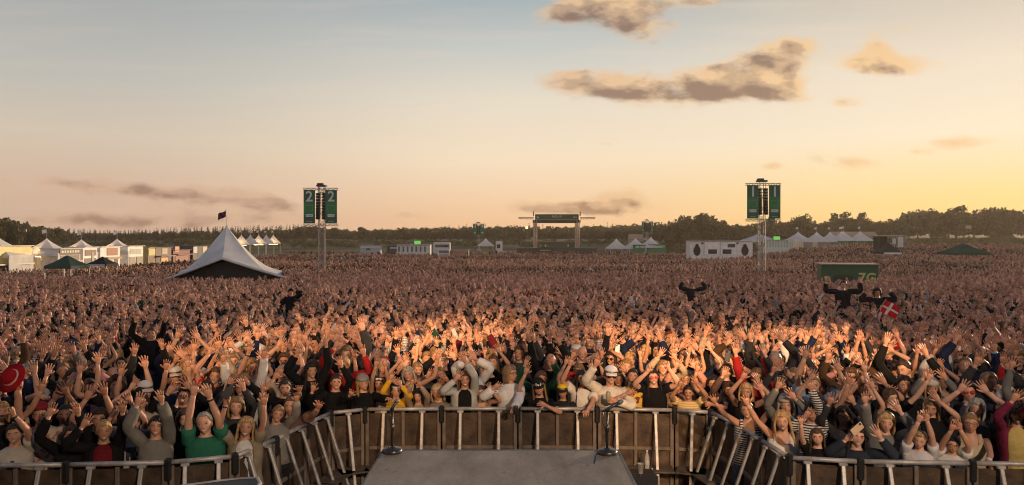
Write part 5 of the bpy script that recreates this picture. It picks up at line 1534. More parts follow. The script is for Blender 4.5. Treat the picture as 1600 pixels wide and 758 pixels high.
side_stall(270, 297, 391, 415, 2.4, (.13, .014, .016), 'dark red food truck with lettered roof sign', name='food_truck', cat='food truck', parts=(('sign', .1, .34, .9, 1.25, (.55, .25, .2), 'paint', .06), ('hatch', .12, .85, .28, .66, (.26, .09, .06), 'paint', .05), ('awning', .05, .95, .70, .76, (.26, .03, .03), 'paint', .8)))
side_stall(301, 324, 385, 405, 2.4, (.05, .045, .04), 'dark kiosk with two white boards left of the big tent', name='kiosk', cat='kiosk', parts=(('board', .02, .28, .5, .98, (.5, .5, .5), 'paint', .06), ('board', .66, .98, .5, .98, (.55, .45, .32), 'paint', .06), ('opening', .3, .62, .2, .9, (.02, .02, .02), 'paint', .02)))
x, y, z = at(215, 436, 66)
t = empty('bar_table', (x, y, float(ground(x, y))), R(5), 'pale folding table edge showing among people left of the big tent', 'table')
zt = z - float(ground(x, y))
m = MB(); m.box((0, 0, zt), (1.25, .7, .30), (.42, .46, .45), bev=.02); m.build('table_top', M['paint'], t)
for sx_ in (-1, 1):
    m = MB(); m.box((sx_ * .5, 0, zt / 2 - .08), (.06, .5, zt - .16), (.3, .3, .3)); m.build('leg', M['paint'], t)

# white office container with a green screen, centre left
t = stall(620, 672, 383, 398, 190, 3, (.50, .51, .50), 'long white container cabin with a bright green screen on its roof', name='container_cabin', cat='cabin', parts=tuple(('window', .04 + .13 * q, .09 + .13 * q, .3, .85, (.10, .10, .10), 'paint', .03) for q in range(7)))
hh = at(0, 383, 190)[2] - float(ground(*at(646, 0, 190)[:2]))
m = MB(); m.box((.9, 1.0, hh + .62), (1.7, .25, .98), (.03, .03, .03)); sf = m.build('screen_housing', M['paint'], t)
m = MB(); m.box((.9, .86, hh + .62), (1.6, .03, .88), (.2, .6, .2)); m.build('screen', M['screen'], sf)
stall(563, 594, 384, 392, 215, 3, (.30, .33, .38), 'low blue grey trailer with pale roof behind the crowd', name='site_trailer', cat='trailer', parts=(('stripe', .02, .98, .6, .92, (.5, .52, .55), 'paint', .05), ('window', .3, .5, .1, .5, (.05, .05, .05), 'paint', .03)))
stall(604, 622, 385, 393, 225, 3, (.05, .055, .075), 'small dark blue trailer left of the white cabin', name='site_trailer', cat='trailer', parts=(('stripe', .3, 1, .55, .85, (.4, .42, .5), 'paint', .05), ('door', .1, .25, .0, .8, (.03, .03, .03), 'paint', .03)))
stall(684, 702, 391, 403, 165, 2.6, (.56, .55, .53), 'white ticket booth with striped front at the far crowd edge', name='ticket_booth', cat='booth', parts=(('grille', .1, .95, .60, .90, (.16, .16, .16), 'paint', .03), ('hatch', .15, .9, .15, .5, (.3, .3, .3), 'paint', .03)))
stall(702, 732, 391, 399, 168, 2.6, (.12, .10, .09), 'low dark food stand with red and white roof edge', parts=(('roof_edge', .0, .99, .72, .98, (.5, .22, .17), 'paint', .3), ('opening', .1, .9, .1, .65, (.35, .24, .12), 'paint', .03)))


def bus(px0, px1, py0, D, label):
    x0, y, z1 = at(px0, py0, D); x1 = at(px1, py0, D)[0]; x = (x0 + x1) / 2; gz = float(ground(x, y)); w = x1 - x0; H = z1 - gz
    t = empty('tour_bus', (x, y, gz), 0, label, 'bus')
    m = MB(); m.box((0, 1.25, H / 2 + .25), (w, 2.5, H - .5), (.50, .50, .51), bev=.25); m.build('body', M['paint'], t)
    m = MB(); m.box((.1, -.012, H - 1.0), (w * .82, .03, .75), (.02, .02, .025)); m.build('window', M['glass_dark'], t)
    for sx_ in (-.32, .30):
        m = MB(); m.tube([(sx_ * w, -.02, .5), (sx_ * w, .3, .5)], .5, 16, (.02, .02, .02)); m.build('wheel', M['plastic'], t)


bus(677, 703, 378.5, 205, 'white tour bus with dark windows beyond the crowd, centre left')
# truck cab
x, y, z = at(785, 377, 225); gz = float(ground(x, y))
t = empty('lorry', (x, y, gz), R(0), 'white flatbed lorry with its cab to the left, beyond the crowd', 'lorry')
H = z - gz
m = MB(); m.box((-1.0, 1.2, H / 2 + .4), (1.9, 2.4, H - .8), (.55, .55, .54), bev=.2); cab = m.build('cab', M['paint'], t)
m = MB(); m.box((-1.1, -.02, H * .68), (1.0, .04, H * .24), (.02, .02, .02)); m.build('window', M['glass_dark'], cab)
m = MB(); m.box((1.9, 1.2, 1.25), (4.0, 2.3, .5), (.42, .42, .42), bev=.03); m.build('flatbed', M['paint'], t)
for x_ in (-1.2, 1.5, 2.9):
    m = MB(); m.tube([(x_, -.02, .5), (x_, .3, .5)], .5, 16, (.02, .02, .02)); m.build('wheel', M['plastic'], t)
# big white broadcast container at the right
t = stall(1078, 1176, 377, 400, 150, 3.2, (.66, .64, .61), 'long white box trailer with two round black speaker figures on its side', name='box_trailer', cat='trailer', parts=(('door_panel', .235, .465, .12, .92, (.74, .72, .70), 'paint', .04), ('door_panel', .50, .73, .12, .92, (.74, .72, .70), 'paint', .04), ('dark_slot', .29, .43, .14, .45, (.02, .02, .022), 'paint', .08), ('dark_slot', .52, .66, .14, .45, (.02, .02, .022), 'paint', .08), ('dark_slot', .60, .72, .58, .82, (.06, .06, .07), 'paint', .08), ('vent', .18, .215, .80, .92, (.02, .02, .02), 'paint', .05), ('vent', .74, .775, .80, .92, (.02, .02, .02), 'paint', .05), ('seam', .222, .228, .0, .99, (.25, .25, .25), 'paint', .03), ('seam', .48, .486, .0, .99, (.25, .25, .25), 'paint', .03)))
gz = float(ground(*at(1127, 0, 150)[:2])); zb = at(0, 392, 150)[2] - gz
for px in (1089, 1164):
    x = at(px, 0, 150)[0] - at(1127, 0, 150)[0]
    m = MB(); a = np.linspace(0, 2 * math.pi, 24, endpoint=False)
    for cx_, cz_, rx_, rz_ in ((0, 0, .70, .98), (0, .98, .36, .36)):
        rg = lambda yy: np.stack([x + cx_ + np.cos(a) * rx_, np.full(24, yy), zb + cz_ + np.sin(a) * rz_], 1)
        m.loft([rg(-.004), rg(-.06)], (.012, .012, .013))
    m.build('round_figure', M['black'], t)
x, y, z = at(1207, 378, 165)
t = stall(1195, 1232, 376, 388, 168, 3, (.50, .53, .50), 'pale green and white striped tent hall right of the box trailer', name='tent_hall', cat='tent', parts=tuple(('stripe', .08 + .12 * q, .13 + .12 * q, .15, .9, (.25, .42, .30), 'paint', .03) for q in range(8)))
hh = at(0, 376, 168)[2] - float(ground(*at(1213, 0, 168)[:2]))
m = MB(); m.box((.3, .9, hh + .55), (1.55, .25, .8), (.03, .03, .03)); sf = m.build('screen_housing', M['paint'], t)
m = MB(); m.box((.3, .76, hh + .55), (1.45, .03, .72), (.2, .6, .2)); m.build('screen', M['screen'], sf)
# bar fronts
stall(991, 1008, 383, 389, 196, 2, (.04, .16, .07), 'green bar front with pale lettering left of its twin', name='bar_counter', cat='bar', parts=(('sign', .12, .46, .25, .8, (.35, .5, .38), 'paint', .05), ('sign', .56, .9, .25, .8, (.35, .5, .38), 'paint', .05)))
stall(1013, 1041, 382.5, 388, 196, 2, (.04, .16, .07), 'longer green bar front with pale lettering right of its twin', name='bar_counter', cat='bar', parts=(('sign', .08, .46, .25, .8, (.35, .5, .38), 'paint', .05), ('sign', .56, .92, .25, .8, (.35, .5, .38), 'paint', .05)))
# green container with flat wooden top
x, y, z = at(1326, 413, 55); gz = float(ground(x, y)); H = z - gz
t = empty('green_container', (x, y + .3, gz), R(-14), 'dark green box stand with pale flat top rising from the crowd, right', 'container')
W_ = 3.75; Dp = 2.4
m = MB(); m.box((0, 0, H / 2), (W_, Dp, H), (.018, .075, .030), bev=.03); b_ = m.build('body', M['paint'], t)
m = MB(); m.box((0, 0, H + .035), (W_ + .1, Dp + .1, .06), (1, 1, 1)); m.build('top_board', M['wood'], t)
m = MB(); m.box((-.45, -Dp / 2 - .01, H - 1.0), (1.3, .03, .5), (.008, .03, .014)); m.build('hatch', M['paint'], t)
m = MB(); m.box((0, -Dp / 2 - .008, H - .12), (W_ - .06, .02, .12), (.014, .055, .022)); m.build('fascia', M['paint'], t)
text_mesh('7G', 'letters', .95, M['paint'], (.42, .50, .16), t, (1.15, -Dp / 2 - .025, H - .95), extrude=.012, bold=.02)
# scaffold platform at far right
x, y, z = at(1388, 368, 150); gz = float(ground(x, y)); H = z - gz
t = empty('scaffold_stand', (x, y, gz), 0, 'black scaffold stand with flat roof and white panels right of the tents', 'scaffold')
m = MB()
for x_ in (-2.4, -.8, .8, 2.4):
    for y_ in (-1.2, 1.2): m.box((x_, y_, H / 2), (.1, .1, H), (.06, .06, .06))
m.box((0, 0, H * .45), (5, 2.6, .12), (.05, .05, .05)); m.build('frame', M['steel_dark'], t)
m = MB(); m.box((0, 0, H), (5.2, 2.8, .16), (.35, .33, .30)); m.build('roof', M['paint'], t)
m = MB(); m.box((1.75, -1.27, H * .72), (1.1, .04, H * .45), (.5, .5, .5)); m.build('panel', M['paint'], t)
m = MB(); m.box((.5, -1.27, H * .75), (.7, .04, H * .25), (.45, .47, .48)); m.build('panel', M['paint'], t)
m = MB(); m.box((-1, 1.1, H * .6), (2.6, .04, H * .7), (.015, .015, .016)); m.build('backdrop', M['black'], t)

# far stage
x, y, z = at(870, 335, 270); gz = float(ground(x, y)); H = z - gz
t = empty('far_stage', (x, y, gz), 0, 'open stage on tall truss legs with a green roof banner far across the field', 'stage')
W_ = 16.2
m = MB()
for sx_ in (-1, 1):
    for y_ in (0, 7): m = MB(); truss_col(m, sx_ * (W_ / 2 - .6), y_, 2.0, H - 2, .9, (.42, .30, .24), 1.2, .14); m.build('truss_leg', M['paint'], t)
m = MB(); m.box((0, 3.5, H - 2.45), (W_ + .4, 8, 1.0), (.035, .028, .022)); m.build('roof_grid', M['steel_dark'], t)
m = MB(); m.box((0, -.62, H - .95), (W_ - .9, .10, 1.95), (.016, .085, .045)); bn_ = m.build('banner', M['banner'], t)
text_mesh('NOVA', 'lettering', 1.2, M['banner'], (.45, .55, .48), bn_, (0, -.70, H - .80), extrude=.01)
m = MB(); m.box((-6.7, -.70, H - 1.1), (.8, .03, .7), (.35, .45, .38)); m.box((6.4, -.70, H - 1.0), (1.5, .03, .35), (.35, .45, .38)); m.build('banner_logo', M['banner'], bn_)
for sx_ in (-1, 1):
    m = MB(); truss_bar(m, (sx_ * W_ / 2, 0, H - 1.4), (sx_ * (W_ / 2 + 5.4), 0, H - 1.3), .5, (.06, .05, .04), .8, .09); m.build('side_arm', M['steel_dark'], t)
    m = MB(); m.box((sx_ * (W_ / 2 + .1), 0, H + .2), (.35, .35, 1.6), (.10, .09, .08)); m.build('mast_top', M['steel_dark'], t)
m = MB(); m.box((0, 4, 1.0), (28, 11, 2.0), (.022, .020, .019)); m.build('stage_deck', M['paint'], t)
m = MB(); m.box((-4.1, -1.62, 1.2), (3.6, .12, .28), (.28, .24, .2)); m.build('ramp', M['paint'], t); m_ = t.children[-1]
m = MB(); m.box((1.2, 8.6, 3.0), (14, .3, 2.0), (.03, .06, .03)); m.box((1.2, 8.3, 4.1), (14.5, .6, .16), (.35, .33, .28)); m.build('back_wall', M['paint'], t)
for q, (xx, c) in enumerate(((-5.4, (.4, .4, .1)), (-3.6, (.5, .5, .12)), (4.6, (.45, .45, .15)), (10.5, (.08, .22, .10)))):
    m = MB(); m.box((xx, 8.1, 2.7), (.5 if q < 3 else 2.4, .2, .9 if q < 3 else 1.3), c); m.build('equipment_case', M['paint'], t)
# glowing lamp in the trees by the far stage
x, y, z = at(823, 357, 300); gz = float(ground(x, y))
t = empty('lamp_mast', (x, y, gz), 0, 'bright orange lamp shining among trees left of the far stage', 'lamp')
m = MB(); m.tube([(0, 0, 0), (0, 0, z - gz)], .09, 6, (.10, .09, .08)); m.build('mast', M['steel_dark'], t)
m = MB(); m.box((0, 0, z - gz + .3), (1.3, .5, .6), (.1, .1, .1)); hd_ = m.build('lamp_housing', M['steel_dark'], t)
ml2, nt, p = new_mat('sun_bright_lamp'); p.inputs['Emission Color'].default_value = (1, .50, .16, 1); p.inputs['Emission Strength'].default_value = 2.6
m = MB(); m.lathe([(.001, -.55), (.4, -.4), (.55, 0), (.4, .4), (.001, .55)], (0, -.35, z - gz + .3), 14, (1, .6, .3), 1, .5); m.build('lamp_glass', ml2, hd_, True)
# thin masts at left
for px, py, dd, lab in ((40, 360, 118, 'thin wooden light mast behind the cream stall at far left'), (150, 363, 126, 'thin dark mast between two stall tents at left')):
    x, y, z = at(px, py, dd); gz = float(ground(x, y)); t = empty('light_mast', (x, y, gz), 0, lab, 'mast')
    m = MB(); m.tube([(0, 0, 0), (0, 0, z - gz)], [.10, .06], 6, (.16, .10, .06)); m.build('pole', M['bark'], t)
    m = MB(); m.box((0, -.05, z - gz), (.35, .2, .4), (.2, .18, .15)); m.build('lamp_head', M['paint'], t)
x, y, z = at(1513, 355, 250); gz = float(ground(x, y)); t = empty('roadside_board', (x, y, gz), 0, 'small pale board on a post before the trees at far right', 'sign')
m = MB(); m.tube([(0, 0, 0), (0, 0, z - gz)], .07, 5, (.2, .17, .14)); m.build('post', M['bark'], t)
m = MB(); m.box((0, -.1, z - gz), (1.9, .08, 1.1), (.35, .28, .22)); m.build('board', M['paint'], t)
# low farm building roof strips beyond the tents
for a, b, y0, y1, dd, lab in ((1300, 1372, 362, 370, 330, 'long low barn with tan roof behind the right tents'), (984, 1006, 366, 372, 330, 'small barn with tan roof left of the dark far tower')):
    x0, y, z1 = at(a, y0, dd); x1 = at(b, y0, dd)[0]; x = (x0 + x1) / 2; gz = float(ground(x, y)); H = z1 - gz; w = x1 - x0
    t = empty('barn', (x, y, gz), 0, lab, 'barn')
    m = MB(); m.box((0, 3, (H - 2) / 2), (w * .97, 6, H - 2), (.30, .24, .17)); m.build('wall', M['paint'], t)
    m = MB(); hw = w / 2; m.loft([[(-hw, -.4, H - 2), (-hw, 3, H), (-hw, 6.4, H - 2)], [(hw, -.4, H - 2), (hw, 3, H), (hw, 6.4, H - 2)]], (.36, .25, .15)); m.build('roof', M['paint'], t)
    for q in range(3):
        m = MB(); m.box((-w * .3 + q * w * .3, -.03, (H - 2) * .4), (1.4, .06, (H - 2) * .7), (.06, .05, .04)); m.build('door', M['paint'], t)
# ------------------------------------------------------------------ trees
def crown_mesh(r, kind, nleaf=700):
    """leaf clumps through the crown volume; height 1, base of the tree at 0"""
    mb = MB()
    lobes = []
    if kind == 'broad':
        lobes = [(0, 0, .60, .34, .32)] + [(r.uniform(-.30, .30), r.uniform(-.30, .30), r.uniform(.34, .82), r.uniform(.13, .24), r.uniform(.12, .20)) for _ in range(13)]
    elif kind == 'round':
        lobes = [(0, 0, .58, .46, .34)] + [(r.uniform(-.42, .42), r.uniform(-.42, .42), r.uniform(.28, .78), r.uniform(.14, .24), r.uniform(.11, .18)) for _ in range(15)]
    elif kind == 'pine':
        lobes = [(r.uniform(-.16, .16), r.uniform(-.16, .16), z, .20 - .11 * (z - .4), .07) for z in np.linspace(.42, .95, 9)]
    elif kind == 'spruce':
        lobes = [(0, 0, z, .22 * (1.04 - z) + .015, .06) for z in np.linspace(.10, .97, 14)]
    else:
        lobes = [(r.uniform(-.5, .5), r.uniform(-.4, .4), r.uniform(.2, .72), r.uniform(.2, .3), r.uniform(.2, .28)) for _ in range(9)]
    w = np.array([l[3] ** 2 * l[4] for l in lobes]) ** .7; w /= w.sum()
    g = np.random.default_rng(r.randrange(10 ** 6))
    li = g.choice(len(lobes), nleaf, p=w)
    Lb = np.array(lobes)[li]
    d = g.normal(size=(nleaf, 3)); d /= np.linalg.norm(d, axis=1, keepdims=True); rad = g.uniform(.55, 1.02, (nleaf, 1))
    c = Lb[:, :3] + d * rad * np.stack([Lb[:, 3], Lb[:, 3], Lb[:, 4]], 1)
    sz = g.uniform(.018, .042, nleaf) * (.8 if kind in ('spruce', 'pine') else 1.0)
    a = g.normal(size=(nleaf, 3)); a /= np.linalg.norm(a, axis=1, keepdims=True); b = np.cross(a, g.normal(size=(nleaf, 3))); b /= np.linalg.norm(b, axis=1, keepdims=True)
    if kind == 'spruce': a[:, 2] *= .3; b[:, 2] *= .4
    P4 = np.stack([c - a * sz[:, None] - b * sz[:, None] * .6, c + a * sz[:, None] - b * sz[:, None] * .7, c + a * sz[:, None] * .8 + b * sz[:, None], c - a * sz[:, None] + b * sz[:, None] * .8], 1)
    base = {'broad': (.080, .070, .024), 'round': (.074, .068, .022), 'pine': (.046, .050, .020), 'spruce': (.034, .040, .018), 'bush': (.11, .105, .036)}[kind]
    lob_t = g.uniform(.72, 1.3, len(lobes))[li]
    cc = np.array(base) * (lob_t * g.uniform(.7, 1.3, nleaf))[:, None] * np.array([1, 1, 1])
    mb.add(P4.reshape(-1, 3), np.arange(nleaf * 4).reshape(-1, 4), None, np.repeat(cc, 4, 0))
    return mb


def trunk_mesh(r, kind):
    mb = MB()
    top = .9 if kind in ('pine', 'spruce') else .62
    mb.tube([(0, 0, 0), (r.uniform(-.01, .01), 0, top * .4), (r.uniform(-.03, .03), r.uniform(-.02, .02), top)], [.030, .020, .006], 7)
    if kind not in ('spruce', 'bush'):
        for _ in range(6):
            z = r.uniform(.25, .6) if kind != 'pine' else r.uniform(.4, .85); a = r.uniform(0, 6.28); l = r.uniform(.15, .30)
            mb.tube([(0, 0, z), (math.cos(a) * l * .5, math.sin(a) * l * .5, z + .08), (math.cos(a) * l, math.sin(a) * l, z + .2 * (kind != 'pine'))], [.012, .008, .003], 5)
    return mb


protos = {}
for kind, nl, cnt in (('broad', 1300, 4), ('round', 1500, 4), ('pine', 600, 2), ('spruce', 700, 2), ('bush', 900, 2)):
    for q in range(cnt):
        r = random.Random(hash(kind) % 1000 * 0 + len(kind) * 31 + q)
        protos[(kind, q)] = (crown_mesh(r, kind, nl), trunk_mesh(r, kind))
pm = {k_: (c.mesh('crown', M['leaf'], False), t_.mesh('trunk', M['bark'], True)) for k_, (c, t_) in protos.items()}


def tree(px, top, D, kind, q, wide, label, group):
    x, y, z = at(px, top, D); gz = float(ground(x, y)); h = z - gz
    t = empty('tree', (x, y, gz - .1), rng.uniform(0, 6.28), label, 'tree', group)
    for nm, me in (('trunk', pm[(kind, q)][1]), ('crown', pm[(kind, q)][0])):
        o = bpy.data.objects.new(nm, me); COL.objects.link(o); o.parent = t
    t.scale = (h * wide, h * wide, h)


# tree line read from the photograph: (px, top row)
prof = np.array([(-60, 326), (0, 334), (12, 338), (30, 346), (60, 350), (100, 356), (140, 357), (200, 357), (250, 355), (300, 353), (360, 352), (420, 351), (470, 350), (500, 350), (530, 354), (560, 357), (590, 356), (640, 354), (700, 351), (745, 349), (800, 349), (850, 351), (900, 350), (950, 348), (1000, 347), (1020, 346),
                 (1045, 343), (1065, 334), (1080, 336), (1095, 327), (1108, 330), (1120, 341), (1160, 346), (1185, 342), (1210, 338), (1230, 342), (1250, 333), (1262, 338), (1280, 344), (1300, 336), (1320, 332), (1345, 334), (1365, 340), (1390, 340), (1410, 333), (1432, 323), (1455, 321), (1475, 326), (1500, 325), (1520, 328), (1545, 320), (1575, 322), (1600, 324), (1680, 318)])
line = lambda px: float(np.interp(px, prof[:, 0], prof[:, 1]))
dist = lambda px: float(np.interp(px, [-60, 0, 60, 120, 480, 620, 1000, 1060, 1130, 1200, 1300, 1420, 1600], [240, 250, 300, 430, 460, 440, 440, 330, 330, 370, 380, 400, 400]))
NAMED = [
    (-6, 333, 'broad', 0, .55, 'tall dark tree cut by the left edge of the photo'), (22, 343, 'broad', 1, .6, 'dark tree just right of the left edge'), (52, 350, 'round', 1, .7, 'dark spreading tree above the cream stall'),
    (88, 352, 'broad', 2, .7, 'dark round tree between the first two flagged tents'),
    (490, 350, 'round', 0, .9, 'round tree behind the tower with number 2 banners'), (470, 352, 'broad', 3, .9, 'tree left of the tower with number 2 banners'), (524, 353, 'round', 2, .9, 'round tree right of the tower with number 2 banners'), (566, 353, 'broad', 0, 1.0, 'single rounded tree over the low blue grey trailer'),
    (598, 355, 'round', 3, 1.0, 'broad tree left of the roof screen cabin'), (632, 353, 'round', 1, 1.0, 'broad tree above the cabin with the green screen'), (668, 354, 'broad', 1, 1.0, 'tree above the white tour bus'),
    (806, 349, 'round', 2, .9, 'dark tree left of the orange lamp'), (838, 352, 'broad', 2, .9, 'dark tree right of the orange lamp'), (868, 354, 'round', 0, 1.0, 'wide tree seen through the far stage'), (930, 351, 'round', 3, 1.0, 'wide tree right of the far stage'),
    (1030, 343, 'round', 1, .8, 'rounded tree just right of the dark far tower'), (1064, 333, 'broad', 3, .75, 'tall rounded oak left of the highest one'), (1098, 327, 'round', 0, .72, 'highest domed oak left of the tower with number 1 banners'), (1082, 338, 'round', 2, .8, 'oak standing between two taller oaks'), (1124, 343, 'broad', 1, .8, 'oak right of the highest domed oak'), (1150, 347, 'round', 3, .9, 'low broad tree above the white box trailer'),
    (1203, 336, 'broad', 0, .7, 'dark tree at the right foot of the number 1 banners'), (1228, 344, 'round', 1, .8, 'low tree over the striped tent hall'), (1252, 331, 'broad', 2, .7, 'ragged tree above the first right pagoda'), (1285, 345, 'round', 2, .9, 'low round tree above the second right pagoda'),
    (1308, 333, 'pine', 0, .9, 'slim feathery pine left of two similar pines'), (1322, 331, 'pine', 1, 1.0, 'slim feathery pine in the middle of three'), (1341, 332, 'pine', 0, 1.0, 'feathery pine right of two slimmer ones'), (1362, 342, 'round', 3, .9, 'low round tree above the last right pagoda'),
    (1384, 342, 'round', 0, .9, 'low round tree above the scaffold stand'), (1408, 334, 'broad', 3, .8, 'tree on the left shoulder of the right wood'), (1434, 323, 'round', 1, .75, 'tall domed tree of the right wood'), (1456, 321, 'broad', 1, .7, 'tallest ragged tree of the right wood'), (1482, 325, 'pine', 1, 1.1, 'upright pine poking from the right wood'), (1494, 321, 'pine', 0, 1.1, 'upright dark pine with bare gap beneath, right wood'),
    (1522, 327, 'round', 2, .8, 'round tree above the pale roadside board'), (1548, 319, 'round', 3, .75, 'big domed tree near the right edge'), (1580, 321, 'broad', 2, .75, 'domed tree second from the right edge'), (1606, 322, 'round', 0, .75, 'domed tree cut by the right edge'),
    (1420, 346, 'round', 2, 1.0, 'lower tree in front of the right wood, left half'), (1462, 343, 'round', 0, 1.0, 'lower tree below the tallest ragged tree'), (1506, 347, 'broad', 0, 1.0, 'lower tree left of the pale roadside board'), (1560, 345, 'round', 1, 1.0, 'lower tree below the big domed tree')]
for px, top, kind, q, wide, lab in NAMED:
    D = dist(px) - (25 if lab.startswith('lower') else 0)
    tree(px, top, D, kind, q, wide, lab, 'trees along the edge of the field')
# everything between and behind: one wood
Vs, Qs, Cs = [], [], []; nb = 0
arr = {k_: c.arrays() for k_, (c, t_) in protos.items()}
def add_tree(px, top, D, kind, q, wide, keep=.5):
    global nb
    V, Q, T, C = arr[(kind, q)]
    nq = len(Q); kk = int(nq * keep); V = V[:kk * 4]; Q = Q[:kk]; C = C[:kk * 4]
    x, y, z = at(px, top, D); gz = float(ground(x, y)); h = max(z - gz, 3)
    a = rng.uniform(0, 6.28); c, s = math.cos(a), math.sin(a)
    W = np.stack([(V[:, 0] * c - V[:, 1] * s) * h * wide + x, (V[:, 0] * s + V[:, 1] * c) * h * wide + y, V[:, 2] * h + gz], 1)
    if keep < .7:
        ctr = W.reshape(-1, 4, 3).mean(1, keepdims=True); W = (ctr + (W.reshape(-1, 4, 3) - ctr) * (1 / keep) ** .5).reshape(-1, 3)
    Vs.append(W); Qs.append(Q + nb); Cs.append(C * rng.uniform(.75, 1.25)); nb += len(W)
for row, (dd, dy, stp) in enumerate(((20, 6, 11), (60, 4, 8), (105, 1.5, 7))):
    px = -70
    while px < 1680:
        D = dist(px) + dd; t_ = line(px) + dy + (3.5 if px > 1010 else 0) + rng.uniform(-1.5, 2.5) * (1 if 100 > px or px > 500 else .5)
        con = 100 < px < 480 and row > 0
        if con: kind, q, wide = 'spruce', int(rng.integers(0, 2)), .9
        else: kind, q, wide = ('broad', 'round')[int(rng.integers(0, 2))], int(rng.integers(0, 4)), rng.uniform(.75, 1.1)
        if 690 < px < 1000 and rng.random() < .4 and row == 2: kind, q, wide = 'spruce', int(rng.integers(0, 2)), .8; t_ -= rng.uniform(0, 2)
        add_tree(px + rng.uniform(-4, 4), t_, D + rng.uniform(-8, 8), kind, q, wide, .5 if row else .6)
        px += stp * (.55 if con else 1) * rng.uniform(.8, 1.2)
# scrub and hedges on the rough field in front of the wood
px = -60
while px < 1660:
    for _ in range(2):
        D = rng.uniform(.74, .97) * dist(px); g_ = float(ground((px - 800) / F * D, D)); top = HY - (g_ + rng.uniform(1.5, 4.0) - EYE) / D * F
        if rng.random() < .8: add_tree(px, top, D, 'bush', int(rng.integers(0, 2)), 1.6, .5)
    px += 13
wood = bpy.data.objects.new('far_woodland', make_mesh('far_woodland', np.concatenate(Vs), np.concatenate(Qs), np.zeros((0, 3), int), np.concatenate(Cs), M['leaf'], False)); COL.objects.link(wood)
tag(wood, 'dark mass of woodland and scrub along the horizon behind the field', 'woodland', kind='stuff')

# ------------------------------------------------------------------ sky, sun, stage lamps
SUN_AZ, SUN_EL = R(46), R(6.0)
HAZE = .00020
w = bpy.data.worlds.new('World'); sc.world = w; w.use_nodes = True
nt = w.node_tree; L = nt.links; bg = nt.nodes['Background']
tc = N(nt, 'ShaderNodeTexCoord'); sp_ = N(nt, 'ShaderNodeSeparateXYZ'); L.new(tc.outputs['Generated'], sp_.inputs[0])
def math_(op, a, b=None, clamp=False):
    n = N(nt, 'ShaderNodeMath', operation=op); n.use_clamp = clamp
    for i_, v in enumerate((a, b)):
        if v is None: continue
        if isinstance(v, (int, float)): n.inputs[i_].default_value = v
        else: L.new(v, n.inputs[i_])
    return n.outputs[0]
def mapr(v, a, b, c=0., d=1., smooth=True):
    n = N(nt, 'ShaderNodeMapRange'); n.interpolation_type = 'SMOOTHSTEP' if smooth else 'LINEAR'
    L.new(v, n.inputs[0]); n.inputs[1].default_value = a; n.inputs[2].default_value = b; n.inputs[3].default_value = c; n.inputs[4].default_value = d
    return n.outputs[0]
def mixc(f, a, b, bt='MIX'):
    n = N(nt, 'ShaderNodeMix', data_type='RGBA', blend_type=bt)
    if isinstance(f, (int, float)): n.inputs[0].default_value = f
    else: L.new(f, n.inputs[0])
    for i_, v in ((6, a), (7, b)):
        if isinstance(v, tuple): n.inputs[i_].default_value = (*v, 1)
        else: L.new(v, n.inputs[i_])
    return n.outputs[2]
def lin(c): return tuple((v / 255 / 12.92) if v / 255 <= .04045 else ((v / 255 + .055) / 1.055) ** 2.4 for v in c)
X_, Y_, Z_ = sp_.outputs
hyp = math_('SQRT', math_('ADD', math_('MULTIPLY', X_, X_), math_('MULTIPLY', Y_, Y_)))
az = math_('DIVIDE', X_, math_('MAXIMUM', hyp, 1e-4))          # sine of the azimuth, right positive
el = math_('DIVIDE', Z_, math_('MAXIMUM', hyp, 1e-4))
def ramp(v, stops):
    n = N(nt, 'ShaderNodeValToRGB'); L.new(v, n.inputs[0]); e = n.color_ramp.elements
    while len(e) < len(stops): e.new(.5)
    for k_, (p_, c) in enumerate(stops): e[k_].position = p_; e[k_].color = (*lin(c), 1)
    return n.outputs[0]
ev = mapr(el, 0., 1.0, 0., 1., False)
#            horizon ................................ top of frame ~.31
left = ramp(ev, [(0, (210, 174, 150)), (.06, (217, 186, 162)), (.12, (214, 198, 178)), (.19, (192, 190, 182)), (.31, (164, 168, 170)), (.6, (124, 134, 146)), (1, (70, 92, 124))])
midr = ramp(ev, [(0, (244, 188, 140)), (.04, (248, 207, 166)), (.10, (250, 227, 196)), (.18, (234, 222, 203)), (.25, (200, 203, 198)), (.32, (165, 177, 182)), (.6, (100, 122, 145)), (1, (72, 94, 126))])
right = ramp(ev, [(0, (255, 204, 112)), (.05, (255, 222, 150)), (.12, (253, 235, 206)), (.20, (242, 226, 204)), (.31, (202, 192, 178)), (.6, (112, 126, 140)), (1, (74, 96, 126))])
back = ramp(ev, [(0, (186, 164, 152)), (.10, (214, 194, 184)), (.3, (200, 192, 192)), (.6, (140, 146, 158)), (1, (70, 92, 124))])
c = mixc(mapr(az, -.52, .02), left, midr)
c = mixc(mapr(az, .0, .52), c, right)
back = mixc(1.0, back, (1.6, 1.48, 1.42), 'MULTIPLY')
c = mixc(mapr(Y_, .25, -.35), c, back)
sky = N(nt, 'ShaderNodeTexSky', sky_type='NISHITA'); sky.sun_disc = False; sky.sun_elevation = SUN_EL; sky.sun_rotation = SUN_AZ
sk_ = mixc(1.0, sky.outputs[0], (.10, .10, .10), 'MULTIPLY')
c = mixc(.03, c, sk_)
